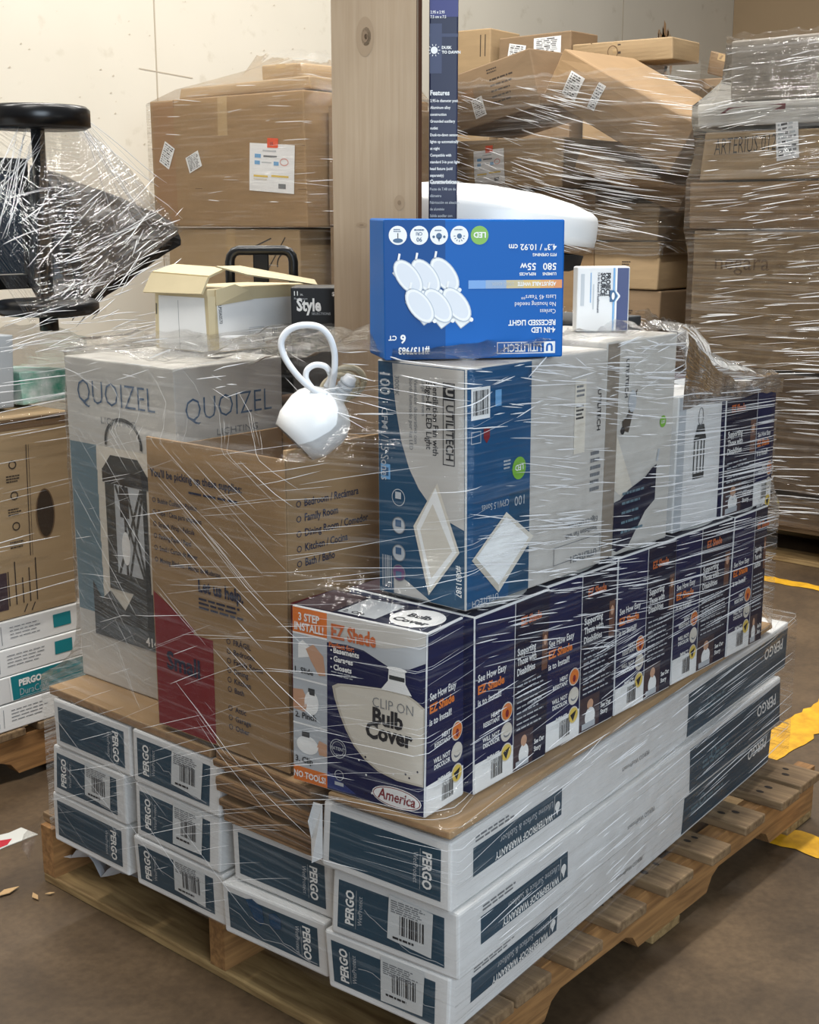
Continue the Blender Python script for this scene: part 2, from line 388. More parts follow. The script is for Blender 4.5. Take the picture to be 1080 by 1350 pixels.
class Film:
    def __init__(s, prisms, z0, z1, dz=0.02, off=0.006, relax=6):
        """prisms: list of (corner list xy, za, zb); shell = hull of what stands at each height"""
        allp = [p for c, a, b in prisms for p in c]
        s.c = (sum(p[0] for p in allp) / len(allp), sum(p[1] for p in allp) / len(allp))
        ang = set(2 * math.pi * i / 150 for i in range(150))
        for p in hull2(allp): ang.add(math.atan2(p[1] - s.c[1], p[0] - s.c[0]) % (2 * math.pi))
        s.A = sorted(ang); s.Z = [z0 + (z1 - z0) * k / max(1, round((z1 - z0) / dz)) for k in range(max(1, round((z1 - z0) / dz)) + 1)]
        s.R = []
        for z in s.Z:
            pts = [p for c, a, b in prisms if a - 0.012 <= z <= b + 0.012 for p in c]
            if len(pts) < 3:
                s.R.append(list(s.R[-1]) if s.R else [0.1] * len(s.A)); continue
            h = hull2(pts); row = []
            for a in s.A:
                dx, dy = math.cos(a), math.sin(a); best = 0.02
                for i in range(len(h)):
                    x1, y1 = h[i][0] - s.c[0], h[i][1] - s.c[1]; x2, y2 = h[(i + 1) % len(h)][0] - s.c[0], h[(i + 1) % len(h)][1] - s.c[1]
                    den = dx * (y2 - y1) - dy * (x2 - x1)
                    if abs(den) < 1e-12: continue
                    t = (x1 * (y2 - y1) - y1 * (x2 - x1)) / den; q = (x1 * dy - y1 * dx) / den
                    if t > 0 and -1e-6 <= q <= 1 + 1e-6: best = max(best, t)
                row.append(best + off)
            s.R.append(row)
        for _ in range(relax):
            R2 = [list(r) for r in s.R]
            for k in range(1, len(s.Z) - 1):
                for i in range(len(s.A)): R2[k][i] = max(s.R[k][i], 0.5 * (s.R[k - 1][i] + s.R[k + 1][i]))
            s.R = R2
    def pos(s, a, z, off=0.0):
        a %= 2 * math.pi
        import bisect
        i = bisect.bisect_right(s.A, a) - 1; j = (i + 1) % len(s.A)
        a0 = s.A[i]; a1 = s.A[j] + (2 * math.pi if j == 0 else 0); fa = (a - a0) / max(a1 - a0, 1e-9)
        fz = (z - s.Z[0]) / (s.Z[1] - s.Z[0]); k = min(max(int(fz), 0), len(s.Z) - 2); fz = min(max(fz - k, 0), 1)
        # interpolate the points, so that flat sides stay flat
        def pt(kk):
            A0 = Vector((math.cos(a0) * s.R[kk][i], math.sin(a0) * s.R[kk][i])); A1 = Vector((math.cos(a1) * s.R[kk][j], math.sin(a1) * s.R[kk][j]))
            return A0.lerp(A1, fa)
        p = pt(k).lerp(pt(k + 1), fz); q = p.normalized() * off
        return Vector((s.c[0] + p.x + q.x, s.c[1] + p.y + q.y, z))
    def angle_of(s, x, y): return math.atan2(y - s.c[1], x - s.c[0])
    def mesh(s, name, m, parent=None, keep=None, rag=0.0, seed=1):
        na, nz = len(s.A), len(s.Z); vs = []; rnd = random.Random(seed)
        for k, z in enumerate(s.Z):
            for i, a in enumerate(s.A):
                zz = z
                if k == nz - 1 and rag: zz = z + rag * mnoise.noise(Vector((a * 9, seed, 0)))
                if k == 0 and rag: zz = z + 0.5 * rag * mnoise.noise(Vector((a * 7, seed, 5)))
                r = s.R[k][i] + 0.002 * mnoise.noise(Vector((a * 14, z * 22, seed)))
                vs.append((s.c[0] + r * math.cos(a), s.c[1] + r * math.sin(a), zz))
        per = [0.0]
        kk = nz // 2
        for i in range(na):
            j = (i + 1) % na; p = Vector(vs[kk * na + i]); q = Vector(vs[kk * na + j]); per.append(per[-1] + (q - p).length)
        fs = []; uvs = []
        for k in range(nz - 1):
            for i in range(na):
                j = (i + 1) % na
                if keep and not keep(s.A[i], s.Z[k]): continue
                fs.append((k * na + i, k * na + j, (k + 1) * na + j, (k + 1) * na + i))
                uvs += [(per[i], s.Z[k]), (per[i + 1], s.Z[k]), (per[i + 1], s.Z[k + 1]), (per[i], s.Z[k + 1])]
        me = bpy.data.meshes.new(name); me.from_pydata(vs, [], fs); ul = me.uv_layers.new(name='UVMap')
        for l, c in zip(ul.data, uvs): l.uv = c
        me.materials.append(m)
        for p in me.polygons: p.use_smooth = False
        o = bpy.data.objects.new(name, me); COL.objects.link(o)
        if parent: o.parent = parent
        return o
    def pleat(s, mb, a, z, slope, length, width, m, sign=-1):
        """a fold lying on the film: starts at angle a, height z, runs along the side (sign -1 = clockwise), dz = slope*ds"""
        st = 0.022; n = max(2, int(length / st)); pts = []
        for q in range(n + 1):
            p = s.pos(a, z, 0.0012); pts.append((p, a))
            r = (Vector((p.x - s.c[0], p.y - s.c[1]))).length
            h = 0.002; p2 = s.pos(a + sign * h, z); ds = (Vector((p2.x, p2.y)) - Vector((p.x, p.y))).length
            a += sign * h * st / max(ds, 1e-6); z += slope * st
            if not (s.Z[0] + 0.005 < z < s.Z[-1] - 0.003): break
        if len(pts) < 2: return
        vs = []; fs = []
        for q, (p, aa) in enumerate(pts):
            tn = (pts[min(q + 1, len(pts) - 1)][0] - pts[max(q - 1, 0)][0]).normalized()
            nr = Vector((math.cos(aa), math.sin(aa), 0)); bn = tn.cross(nr).normalized(); nr = bn.cross(tn).normalized()
            if nr.dot(Vector((math.cos(aa), math.sin(aa), 0))) < 0: nr = -nr
            taper = math.sin(math.pi * (q + 0.35) / (len(pts) - 0.3)) ** 0.5 if 0 < q < len(pts) - 1 else 0.15
            ww = width * taper
            vs += [p - bn * ww / 2, p + nr * ww * 0.45, p + bn * ww / 2]
        for q in range(len(pts) - 1):
            for t in range(2): fs.append((q * 3 + t, q * 3 + t + 1, q * 3 + 3 + t + 1, q * 3 + 3 + t))
        mb.add(vs, fs, m, True)

def corners(x0, y0, x1, y1): return [(x0, y0), (x1, y0), (x1, y1), (x0, y1)]
# ------------------------------------------------------------------ the setting
def concrete():
    m = bpy.data.materials.new('stained_concrete'); m.use_nodes = True; nt = m.node_tree; b = nt.nodes['Principled BSDF']; N = nt.nodes.new; K = nt.links.new
    tc = N('ShaderNodeTexCoord')
    n1 = N('ShaderNodeTexNoise'); n1.inputs['Scale'].default_value = 2.2; n1.inputs['Detail'].default_value = 9; n1.inputs['Roughness'].default_value = 0.68; n1.inputs['Distortion'].default_value = 0.5
    n2 = N('ShaderNodeTexNoise'); n2.inputs['Scale'].default_value = 70; n2.inputs['Detail'].default_value = 4
    K(tc.outputs['Object'], n1.inputs[0]); K(tc.outputs['Object'], n2.inputs[0])
    r1 = N('ShaderNodeValToRGB'); e = r1.color_ramp.elements; e[0].position = 0.3; e[0].color = srgb('#36291b'); e[1].position = 0.72; e[1].color = srgb('#705b42')
    k = e.new(0.5); k.color = srgb('#54432f')
    r2 = N('ShaderNodeValToRGB'); r2.color_ramp.elements[0].position = 0.3; r2.color_ramp.elements[0].color = (0.72, 0.7, 0.68, 1); r2.color_ramp.elements[1].position = 0.62
    mx = N('ShaderNodeMix'); mx.data_type = 'RGBA'; mx.blend_type = 'MULTIPLY'; mx.inputs[0].default_value = 0.8
    K(n1.outputs['Fac'], r1.inputs[0]); K(n2.outputs['Fac'], r2.inputs[0]); K(r1.outputs[0], mx.inputs[6]); K(r2.outputs[0], mx.inputs[7]); K(mx.outputs[2], b.inputs['Base Color'])
    bp = N('ShaderNodeBump'); bp.inputs['Strength'].default_value = 0.25; bp.inputs['Distance'].default_value = 0.004; K(n1.outputs['Fac'], bp.inputs['Height']); K(bp.outputs[0], b.inputs['Normal'])
    b.inputs['Roughness'].default_value = 0.55; return m
def wallmat():
    m = bpy.data.materials.new('painted_wall'); m.use_nodes = True; nt = m.node_tree; b = nt.nodes['Principled BSDF']; N = nt.nodes.new; K = nt.links.new
    tc = N('ShaderNodeTexCoord')
    n1 = N('ShaderNodeTexNoise'); n1.inputs['Scale'].default_value = 0.9; n1.inputs['Detail'].default_value = 6
    n2 = N('ShaderNodeTexNoise'); n2.inputs['Scale'].default_value = 9; n2.inputs['Detail'].default_value = 5
    K(tc.outputs['Object'], n1.inputs[0]); K(tc.outputs['Object'], n2.inputs[0])
    r1 = N('ShaderNodeValToRGB'); e = r1.color_ramp.elements; e[0].position = 0.3; e[0].color = srgb('#d8d2c3'); e[1].position = 0.7; e[1].color = srgb('#e3ddcf')
    r2 = N('ShaderNodeValToRGB'); e = r2.color_ramp.elements; e[0].position = 0.25; e[0].color = (0.84, 0.82, 0.78, 1); e[1].position = 0.36
    mx = N('ShaderNodeMix'); mx.data_type = 'RGBA'; mx.blend_type = 'MULTIPLY'; mx.inputs[0].default_value = 0.8
    K(n1.outputs['Fac'], r1.inputs[0]); K(n2.outputs['Fac'], r2.inputs[0]); K(r1.outputs[0], mx.inputs[6]); K(r2.outputs[0], mx.inputs[7]); K(mx.outputs[2], b.inputs['Base Color'])
    b.inputs['Roughness'].default_value = 0.7; return m
FLOORM = concrete(); WALLM = wallmat()
def plain(name, vs, m, kind='structure'):
    mb = MB(); mb.add(vs, [tuple(range(len(vs)))], m); o = mb.build(name); o['kind'] = kind; return o
WY = 4.4; WX = at(967, 20, 1, WY).x
f = MB(); f.box(-8, -6, -0.12, WX + 0.4, WY + 0.3, 0, FLOORM, 0.001); f = f.build('floor'); f['kind'] = 'structure'
wl = MB(); wl.box(-8, WY, 0, WX + 0.1, WY + 0.2, 4.9, WALLM, 0.001)
SEAM = mat('wall_seam', '#b5aa97', 0.8); SMUDGE = mat('rust_smudge', '#c9a27a', 0.8); SCUFF = mat('wall_scuff', '#c4b9a6', 0.8)
for px in (205, 440, 820):
    x = at(px, 60, 1, WY).x; wl.box(x - 0.004, WY - 0.002, 0, x + 0.004, WY + 0.01, 4.9, SEAM, 0.0005)
rw = random.Random(5)
p1, p2 = at(183, 90, 1, WY), at(254, 103, 1, WY)
wl.add([p1 + Vector((0, -.002, .0025)), p1 + Vector((0, -.002, -.0025)), p2 + Vector((0, -.002, -.0025)), p2 + Vector((0, -.002, .0025))], [(0, 1, 2, 3)], SCUFF)
for k in range(60):
    px, py = rw.uniform(0, 420), rw.uniform(0, 190); q = at(px, py, 1, WY); sz = rw.uniform(0.002, 0.009)
    wl.add([q + Vector((-sz, -.002, -sz * .3)), q + Vector((0, -.002, -sz * .5)), q + Vector((sz, -.002, 0)), q + Vector((sz * .3, -.002, sz * .6))], [(0, 1, 2, 3)], SCUFF)
for k in range(70):
    px = rw.gauss(874, 6); py = rw.uniform(40, 150); q = at(px, py, 1, WY); a, b = rw.uniform(.008, .03), rw.uniform(.02, .09)
    wl.add([q + Vector((-a, -.002, -b * .5)), q + Vector((0, -.002, -b)), q + Vector((a, -.002, -b * .3)), q + Vector((a * .6, -.002, b * .7)), q + Vector((-a * .5, -.002, b))], [(0, 1, 2, 3, 4)], SMUDGE if k % 3 else mat('pale_smudge', '#d8c3a6', 0.8))
wl = wl.build('wall_back'); wl['kind'] = 'structure'
TANW = mat('tan_wall', '#b39a79', 0.7, noise=0.06, scale=1.5)
wr = MB(); wr.box(WX, -6, 0, WX + 0.2, WY - 0.002, 4.9, TANW, 0.001); wr = wr.build('wall_right'); wr['kind'] = 'structure'

YPAINT = mat('yellow_floor_paint', '#e0aa22', 0.5, noise=0.3, scale=22, color2='#b98618')
def stripe(name, x0, y0, x1, y1, wd, seed):
    mb = MB(); rnd = random.Random(seed); d = Vector((x1 - x0, y1 - y0, 0)); L = d.length; d.normalize(); n = Vector((-d.y, d.x, 0)); N_ = int(L / 0.025); vs = []
    for i in range(N_ + 1):
        c = Vector((x0, y0, 0.0018)) + d * (L * i / N_)
        a, b = wd / 2 + rnd.uniform(-.007, .007), wd / 2 + rnd.uniform(-.007, .007); vs += [c + n * a, c - n * b]
    mb.add(vs, [(2 * i, 2 * i + 1, 2 * i + 3, 2 * i + 2) for i in range(N_)], YPAINT); o = mb.build(name); o['kind'] = 'structure'; return o
stripe('floor_marking_line', 1.02, 0.235, 5.2, 0.235, 0.095, 3)
stripe('floor_marking_line', 1.125, 0.19, 1.125, -1.6, 0.085, 4)
stripe('floor_marking_line', 2.98, 1.3, 2.98, -1.2, 0.06, 5)

# ------------------------------------------------------------------ pallets
def pallet(name, label, loc, yaw, L, W, deck, h=0.14, stringers=3, sy=(0.019, 0.5, 0.981), notch=True, lead=PALL, sm=PALX, dm=PALY, overhang=(0.045, 0.01), seed=1):
    """stringers along local x, boards along y; origin at the near bottom corner"""
    r = empty(name, loc, yaw); tag(r, label, 'pallet'); rnd = random.Random(seed)
    tb, td = 0.019, 0.019
    for q in sy:
        y = q * W; mb = MB(); z0, z1 = tb, h - td; nb = 0.038
        prof = [(0, z0), (L * .19, z0)] + ([(L * .205, z0 + nb * .7), (L * .225, z0 + nb), (L * .385, z0 + nb), (L * .405, z0 + nb * .7), (L * .42, z0), (L * .62, z0), (L * .635, z0 + nb * .7), (L * .655, z0 + nb), (L * .80, z0 + nb), (L * .82, z0 + nb * .7), (L * .835, z0)] if notch else []) + [(L, z0), (L, z1), (0, z1)]
        n = len(prof); vs = [Vector((x, y - 0.019, z)) for x, z in prof] + [Vector((x, y + 0.019, z)) for x, z in prof]
        mb.add(vs, [tuple(range(n)), tuple(reversed(range(n, 2 * n)))] + [(i, i + n, (i + 1) % n + n, (i + 1) % n) for i in range(n)], sm)
        mb.build('stringer', r)
    for x0, x1 in ((0.0, 0.135), (L * .46, L * .54), (L - 0.12, L)):
        mb = MB(); mb.box(x0, -0.0, 0.0, x1, W, tb, lead, 0.003); mb.build('bottom_board', r)
    for x0, x1 in deck:
        mb = MB(); o = overhang[0] + rnd.uniform(-.008, .008); mb.box(x0, -o, h - td, x1, W + overhang[1], h, dm, 0.003, 2)
        for k in range(2):
            for sy_ in (0.019, .5 * W, W - .019):
                cx, cy = x0 + (x1 - x0) * (0.32 + 0.36 * k) + rnd.uniform(-.008, .008), sy_ + rnd.uniform(-.012, .012); a = rnd.uniform(.003, .0048)
                mb.add([Vector((cx + a * math.cos(t * .785) * 1.3, cy + a * math.sin(t * .785) * 2.0, h + 0.0006)) for t in range(8)], [tuple(range(8))], NAILM)
        mb.build('deck_board', r)
    return r
deck = [(0.012, 0.10), (0.108, 0.20), (0.249, 0.331), (0.387, 0.478), (0.542, 0.636), (0.696, 0.768), (0.845, 0.928), (0.991, 1.073), (1.09, 1.185)]
pallet('pallet', 'worn wooden pallet under the wrapped flooring and lighting cartons in front', (0, 0, 0), 0, 1.25, 1.03, deck)

# ------------------------------------------------------------------ flooring cartons
LAYW = ('topmost', 'middle', 'bottom')
BACKP = mat('barcode_sticker', '#d5d8d8', 0.4)
def pergo(col, lay, y0, y1, z0, z1, style, x0=-0.045, x1=1.195, yaw=0.0, seed=0, label='', side=False):
    W, H = y1 - y0, z1 - z0
    a_ = math.radians(yaw); hx = (x1 - x0) / 2; pv = Vector((x0, (y0 + y1) / 2))
    c = Carton('flooring_carton', label, 'flooring carton', (x1 - x0, W, H), (pv.x + hx * math.cos(a_), pv.y + hx * math.sin(a_), z0), yaw, WHITE, jit=0.0035, seed=seed, group='white flooring cartons on the front pallet', r=0.004, n=6, bulge=0.0004)
    m0, m1, mv = (0.012, 0.024, 0.013)
    if style in ('R', 'Rt'): m0, m1 = 0.014, 0.016
    c.rect('F', m0, mv, W - m1, H - mv, NAVYT, 1)
    if style == 'L':
        c.text('F', 'PERGO', m0 + 0.030, H * .5, 0.0215, PWHITE, 3, 90, 'c', 0.035, width=0.0175)
        c.line('F', m0 + .0345, mv + .008, m0 + .0345, H - mv - .008, .0006, PGREY, 3)
        c.text('F', 'WetProtect', m0 + 0.046, H * .5, 0.0115, PGREY, 3, 90, 'c', 0.0, width=0.0095)
        b = c.sub('barcode_label', 'pale grey barcode sticker')
        sk = 0.006 if seed % 2 else -0.003
        u0, u1, v0, v1 = W * .46, W * .80, H * .2, H * .93
        b.quad('F', [(u0, v0 + sk), (u1, v0), (u1 + .003, v1 - sk), (u0 + .002, v1)], BACKP, 4)
        b.bars('F', u0 + .022, v0 + .018, u1 - .012, v0 + .048, 13, INK, 5, seed, True)
        b.bars('F', u0 + .006, v1 - .026, u1 - .008, v1 - .006, 6, INKG, 5, seed + 9)
        b.bars('F', u0 + .01, v0 + .007, u1 - .02, v0 + .014, 1, INK, 5, seed + 5)
    else:
        c.text('F', 'PERGO', W - m1 - 0.030, H * .5, 0.0215, PWHITE, 3, -90, 'c', 0.035, width=0.0175)
        c.line('F', W - m1 - .0345, mv + .008, W - m1 - .0345, H - mv - .008, .0006, PGREY, 3)
        c.text('F', 'WetProtect', W - m1 - 0.046, H * .5, 0.0115, PGREY, 3, -90, 'c', 0.0, width=0.0095)
    if style == 'Rt':
        P1 = mat('torn_blue_patch', '#0f4468', 0.2)
        c.poly('F', [(.055, .078), (.07, .083), (.092, .074), (.094, .05), (.086, .04), (.072, .05)], P1, 3)
        c.poly('F', [(.105, .068), (.118, .074), (.132, .068), (.131, .05), (.118, .045), (.107, .05)], P1, 3)
        c.pline('F', [(.014, .05), (.04, .045), (.06, .03), (.09, .018), (.13, .025), (.19, .015)], .0012, PGREY, 3)
    if style in ('L', 'Rt'):
        rnd = random.Random(seed + 40); u, v = m0 + .05, H * .55; pts = [(u, v)]
        while u < W - m1 - .01: u += rnd.uniform(.008, .02); v = max(mv + .004, v - rnd.uniform(-.003, .011)); pts.append((u, v))
        c.pline('F', pts, .0011, PGREY, 3)
    # right long side: teal banner (printed upside down), small notes, dark far end
    if side:
        c.rect('R', 0.055, H * .30, 0.30, H * .72, NAVYT, 1)
        c.text('R', 'WATERPROOF WARRANTY', 0.272, H * .43, 0.016, PWHITE, 3, 180, 'l', 0.02, width=0.0128)
        c.text('R', 'Lifetime Surface & Subfloor', 0.272, H * .62, 0.0155, PGREY, 3, 180, 'l', 0.0, width=0.0135)
        c.disc('R', 0.286, H * .49, 0.0075, PWHITE, 3); c.poly('R', [(.2785, H * .49), (.2935, H * .49), (.286, H * .34)], PWHITE, 3)
        c.line('R', 0.277, H * .34, 0.277, H * .68, .001, PWHITE, 3)
        c.bars('R', 0.06, H * .77, 0.17, H * .88, 2, INKG, 2, seed)
        c.text('R', 'PERGO WetProtect', 0.60, H * .35, 0.012, INKG, 2, 180, 'l', 0.0)
        c.rect('R', 0.745 + 0.01 * (seed % 3), 0.006, x1 - x0 - 0.004, H - 0.012, NAVYT, 1)
        c.text('R', 'PERGO', x1 - x0 - 0.03, H * .72, 0.032, PWHITE, 3, 180, 'l', 0.02)
        c.bars('R', 0.80, H * .3, 0.95, H * .5, 2, SLATE, 2, seed)
        c.disc('R', 0.85, H * .5, .012, SLATE, 2); c.disc('R', 0.85, H * .5, .008, NAVYT, 3)
    c.build(); return c
pergo(1, 2, -0.024, 0.200, 0.141, 0.235, 'L', seed=2, side=True, yaw=4.2, x1=1.155, label='white flooring carton with barcode sticker, bottom of the corner stack nearest the viewer')
pergo(1, 1, -0.042, 0.186, 0.2375, 0.340, 'L', seed=3, side=True, yaw=4.2, x1=1.145, label='white flooring carton with barcode sticker, second up in the nearest corner stack')
pergo(1, 0, -0.028, 0.200, 0.3425, 0.446, 'R', seed=4, side=True, yaw=4.2, x0=-0.05, label='torn white flooring carton on top of the nearest corner stack')
fl = MB(); _c = bpy.data.objects['flooring_carton.002']; _L = 1.245; rnd = random.Random(2)
_p = [Vector((-_L / 2 - .002, .113, .012)), Vector((-_L / 2 - .014, .124, .006)), Vector((-_L / 2 - .006, .131, .040)), Vector((-_L / 2 - .016, .128, .072)), Vector((-_L / 2 - .008, .124, .100)), Vector((-_L / 2 - .001, .113, .096))]
fl.add(_p + [q + Vector((.002, .001, 0)) for q in _p], [tuple(range(6)), tuple(reversed(range(6, 12)))] + [(i, (i + 1) % 6, (i + 1) % 6 + 6, i + 6) for i in range(6)], WHITE); fl.build('torn_flap', _c)
pergo(2, 2, 0.213, 0.437, 0.141, 0.232, 'Rt', seed=5, x1=.35, yaw=2.8, label='white flooring carton with torn blue patches, on the pallet deck below the flattened brown cartons')
pergo(2, 1, 0.209, 0.425, 0.2345, 0.332, 'R', seed=6, x0=-0.03, x1=.35, yaw=2.8, label='dark-ended flooring carton squeezed right under the stack of flattened brown cartons')
pergo(3, 2, 0.448, 0.672, 0.141, 0.233, 'L', seed=7, x1=1.0, yaw=1.0, label='white flooring carton with barcode sticker, bottom of the stack second from the left end')
pergo(3, 1, 0.446, 0.666, 0.2355, 0.333, 'L', seed=8, x1=1.0, yaw=1.0, label='scuffed flooring carton with barcode sticker, middle of the stack second from the left end')
pergo(3, 0, 0.444, 0.660, 0.3355, 0.431, 'L', seed=9, x1=1.0, yaw=1.0, label='white flooring carton with barcode sticker, top of the stack second from the left end')
pergo(4, 2, 0.692, 0.914, 0.1455, 0.240, 'R', seed=10, x1=1.0, yaw=.6, label='white flooring carton, bottom of the leftmost stack, overhanging the open pallet end')
pergo(4, 1, 0.690, 0.906, 0.2425, 0.336, 'L', seed=11, x1=1.0, yaw=.5, label='white flooring carton with barcode sticker, middle of the leftmost stack')
pergo(4, 0, 0.672, 0.890, 0.3385, 0.430, 'R', seed=12, x1=1.0, yaw=.8, label='white flooring carton with crushed edge, top of the leftmost stack under the lantern carton')

# cardboard sheets and flattened cartons
ORD = ['topmost', 'second', 'third', 'fourth', 'fifth', 'sixth', 'seventh', 'eighth', 'ninth']
rnd = random.Random(11)
nS = 9; zb = 0.3345; th = (0.4525 - zb) / nS
for k in range(nS):
    lab = ('topmost of the nine flattened brown cartons stacked between the flooring cartons' if k == nS - 1 else
           'lowest of the nine flattened brown cartons stacked between the flooring cartons' if k == 0 else
           'flattened brown carton, %s from the top of its stack between the flooring cartons' % ORD[nS - 1 - k])
    dx = rnd.uniform(-.014, .012) 
    c = Carton('flattened_carton', lab, 'flattened carton', (.70, 0.215, th - 0.0009), (0.310 + dx, 0.332 + rnd.uniform(-.004, .008), zb + th * k), rnd.uniform(-1.2, 1.2), CORE, jit=0.0012, seed=60 + k, group='flattened cartons stacked between the flooring cartons', r=0.0015, n=3)
    c.rect('T', 0.002, 0.002, 0.213, .698, KRAFT, 0.5); c.rect('F', 0.003, (th - .0009) * .40, .212, (th - .0009) * .58, KRAFTD, 1)
    if k == 6: c.rect('F', 0.08, 0.001, .2, (th - .0009) * .9, KRAFT2, 1.5)
    c.build()
def sheet(label, x0, y0, x1, y1, z0, z1, seed, n=12, m=KRAFT):
    c = Carton('cardboard_sheet', label, 'cardboard sheet', (x1 - x0, y1 - y0, z1 - z0), ((x0 + x1) / 2, (y0 + y1) / 2, z0), 0, m, jit=0.0012, seed=seed, r=0.002, n=n, group='cardboard sheets between the layers')
    c.rect('F', 0.004, 0.003, y1 - y0 - .004, z1 - z0 - .003, CORE, 1); c.build()
sheet('brown cardboard sheet lying on the two left flooring stacks under the lantern carton', -0.044, 0.462, 1.15, 0.905, 0.4325, 0.4475, 80)
c = Carton('cardboard_sheet', 'brown cardboard sheet under the row of bulb cover cartons', 'cardboard sheet', (1.16, .215, .011), (-.046 + .58 * math.cos(math.radians(4.2)) - .105 * math.sin(math.radians(4.2)), -.030 + .58 * math.sin(math.radians(4.2)) + .107, .4535), 4.2, KRAFT, jit=.0012, seed=81, r=.002, n=12, group='cardboard sheets between the layers')
c.rect('F', .004, .003, .21, .008, CORE, 1); c.build()

# ------------------------------------------------------------------ bulb cover cartons
def ez_side(c, u0, W, H, first=False):
    """the 'how easy' panel, u0 = left edge on face R"""
    c.rect('R', u0, 0.047, u0 + W, H - .003, NAVY, 1); c.rect('R', u0, 0.003, u0 + W, 0.047, PWHITE, 1)
    s = min(W / 0.095, 1.0)
    c.text('R', 'See How Easy', u0 + W * .06, H - .098, 0.0145 * s + .001, PWHITE, 3, 0, 'l', 0.02, width=0.0120 * s)
    c.text('R', 'EZ Shade', u0 + W * .06, H - .116, 0.0175, ORANGE, 3, 0, 'l', 0.045, width=0.0170 * s)
    c.text('R', 'is to Install!', u0 + W * .06, H - .134, 0.014, PWHITE, 3, 0, 'l', 0.02, width=0.0125 * s)
    for k, (a, b, col, ic) in enumerate((('HEAT', 'RESISTANT', ORANGE, 0), ('WILL NOT', 'DISCOLOR', BEIGE, 1), ('IMPACT', 'RESISTANT', YELLOW, 2))):
        v = H - .157 - k * .032
        c.text('R', a, u0 + W * .63, v - .004, 0.0098, PWHITE, 3, 0, 'r', 0.03, width=0.0088 * s)
        c.text('R', b, u0 + W * .63, v - .0135, 0.0098, PWHITE, 3, 0, 'r', 0.03, width=0.0083 * s)
        c.disc('R', u0 + W * .82, v - .006, 0.0145 * s, BEIGE, 2, ry=0.0145); c.disc('R', u0 + W * .82, v - .006, 0.0125 * s, col, 3, ry=0.0125)
        if ic == 0: c.disc('R', u0 + W * .82, v - .009, .004 * s, RED, 4, ry=.006)
        elif ic == 1: c.disc('R', u0 + W * .82, v - .008, .0085 * s, INKG, 4, ry=.006, a0=math.pi, a1=2 * math.pi); c.disc('R', u0 + W * .82, v - .005, .0085 * s, BEIGE, 5, ry=.006, a0=math.pi, a1=2 * math.pi)
        else: c.poly('R', [(u0 + W * .82 - .009 * s, v - .004), (u0 + W * .82 + .008 * s, v + .001), (u0 + W * .82 - .001, v - .016)], INK, 4)
    c.bars('R', u0 + W * .42, .012, u0 + W * .72, .041, 12, INK, 3, int(u0 * 1000) + 3, True)
def ez_story(c, u0, W, H):
    """the 'supporting' panel"""
    c.rect('R', u0, 0.003, u0 + W, H - .003, NAVYK, 1)
    c.text('R', 'EZ Shade', u0 + W * .15, H - .04, 0.0175, ORANGE2, 3, 0, 'l', 0.045, width=0.014)
    for k, t in enumerate(('Supporting', 'Those with', 'Disabilities')):
        c.text('R', t, u0 + W * .06, H - .085 - k * .0155, 0.0155, PWHITE, 3, 0, 'l', 0.025, width=0.0105 * min(W / .085, 1.2))
    c.rect('R', u0 + W * .80, H - .125, u0 + W * .97, H - .062, mat('print_figure_brown', '#6d4a3c', 0.5), 2)
    c.disc('R', u0 + W * .885, H - .078, W * .05, SKIN, 3, ry=.008)
    c.bars('R', u0 + W * .07, H - .205, u0 + W * .93, H - .128, 9, PGREY, 3, int(u0 * 991) + 1, fill=0.28)
    c.rect('R', u0 + W * .0, .004, u0 + W * .58, .060, mat('print_dark_photo', '#43343a', 0.5), 2)
    c.disc('R', u0 + W * .30, .045, W * .09, SKIN, 3, ry=.009); c.disc('R', u0 + W * .30, .024, W * .15, PWHITE, 3, ry=.016); c.rect('R', u0 + W * .06, .006, u0 + W * .45, .016, PGREY, 4)
    c.text('R', 'See Our', u0 + W * .62, .030, 0.011, PWHITE, 3, 0, 'l', 0.03, width=W * .09); c.text('R', 'Story', u0 + W * .62, .018, 0.011, PWHITE, 3, 0, 'l', 0.03, width=W * .10)
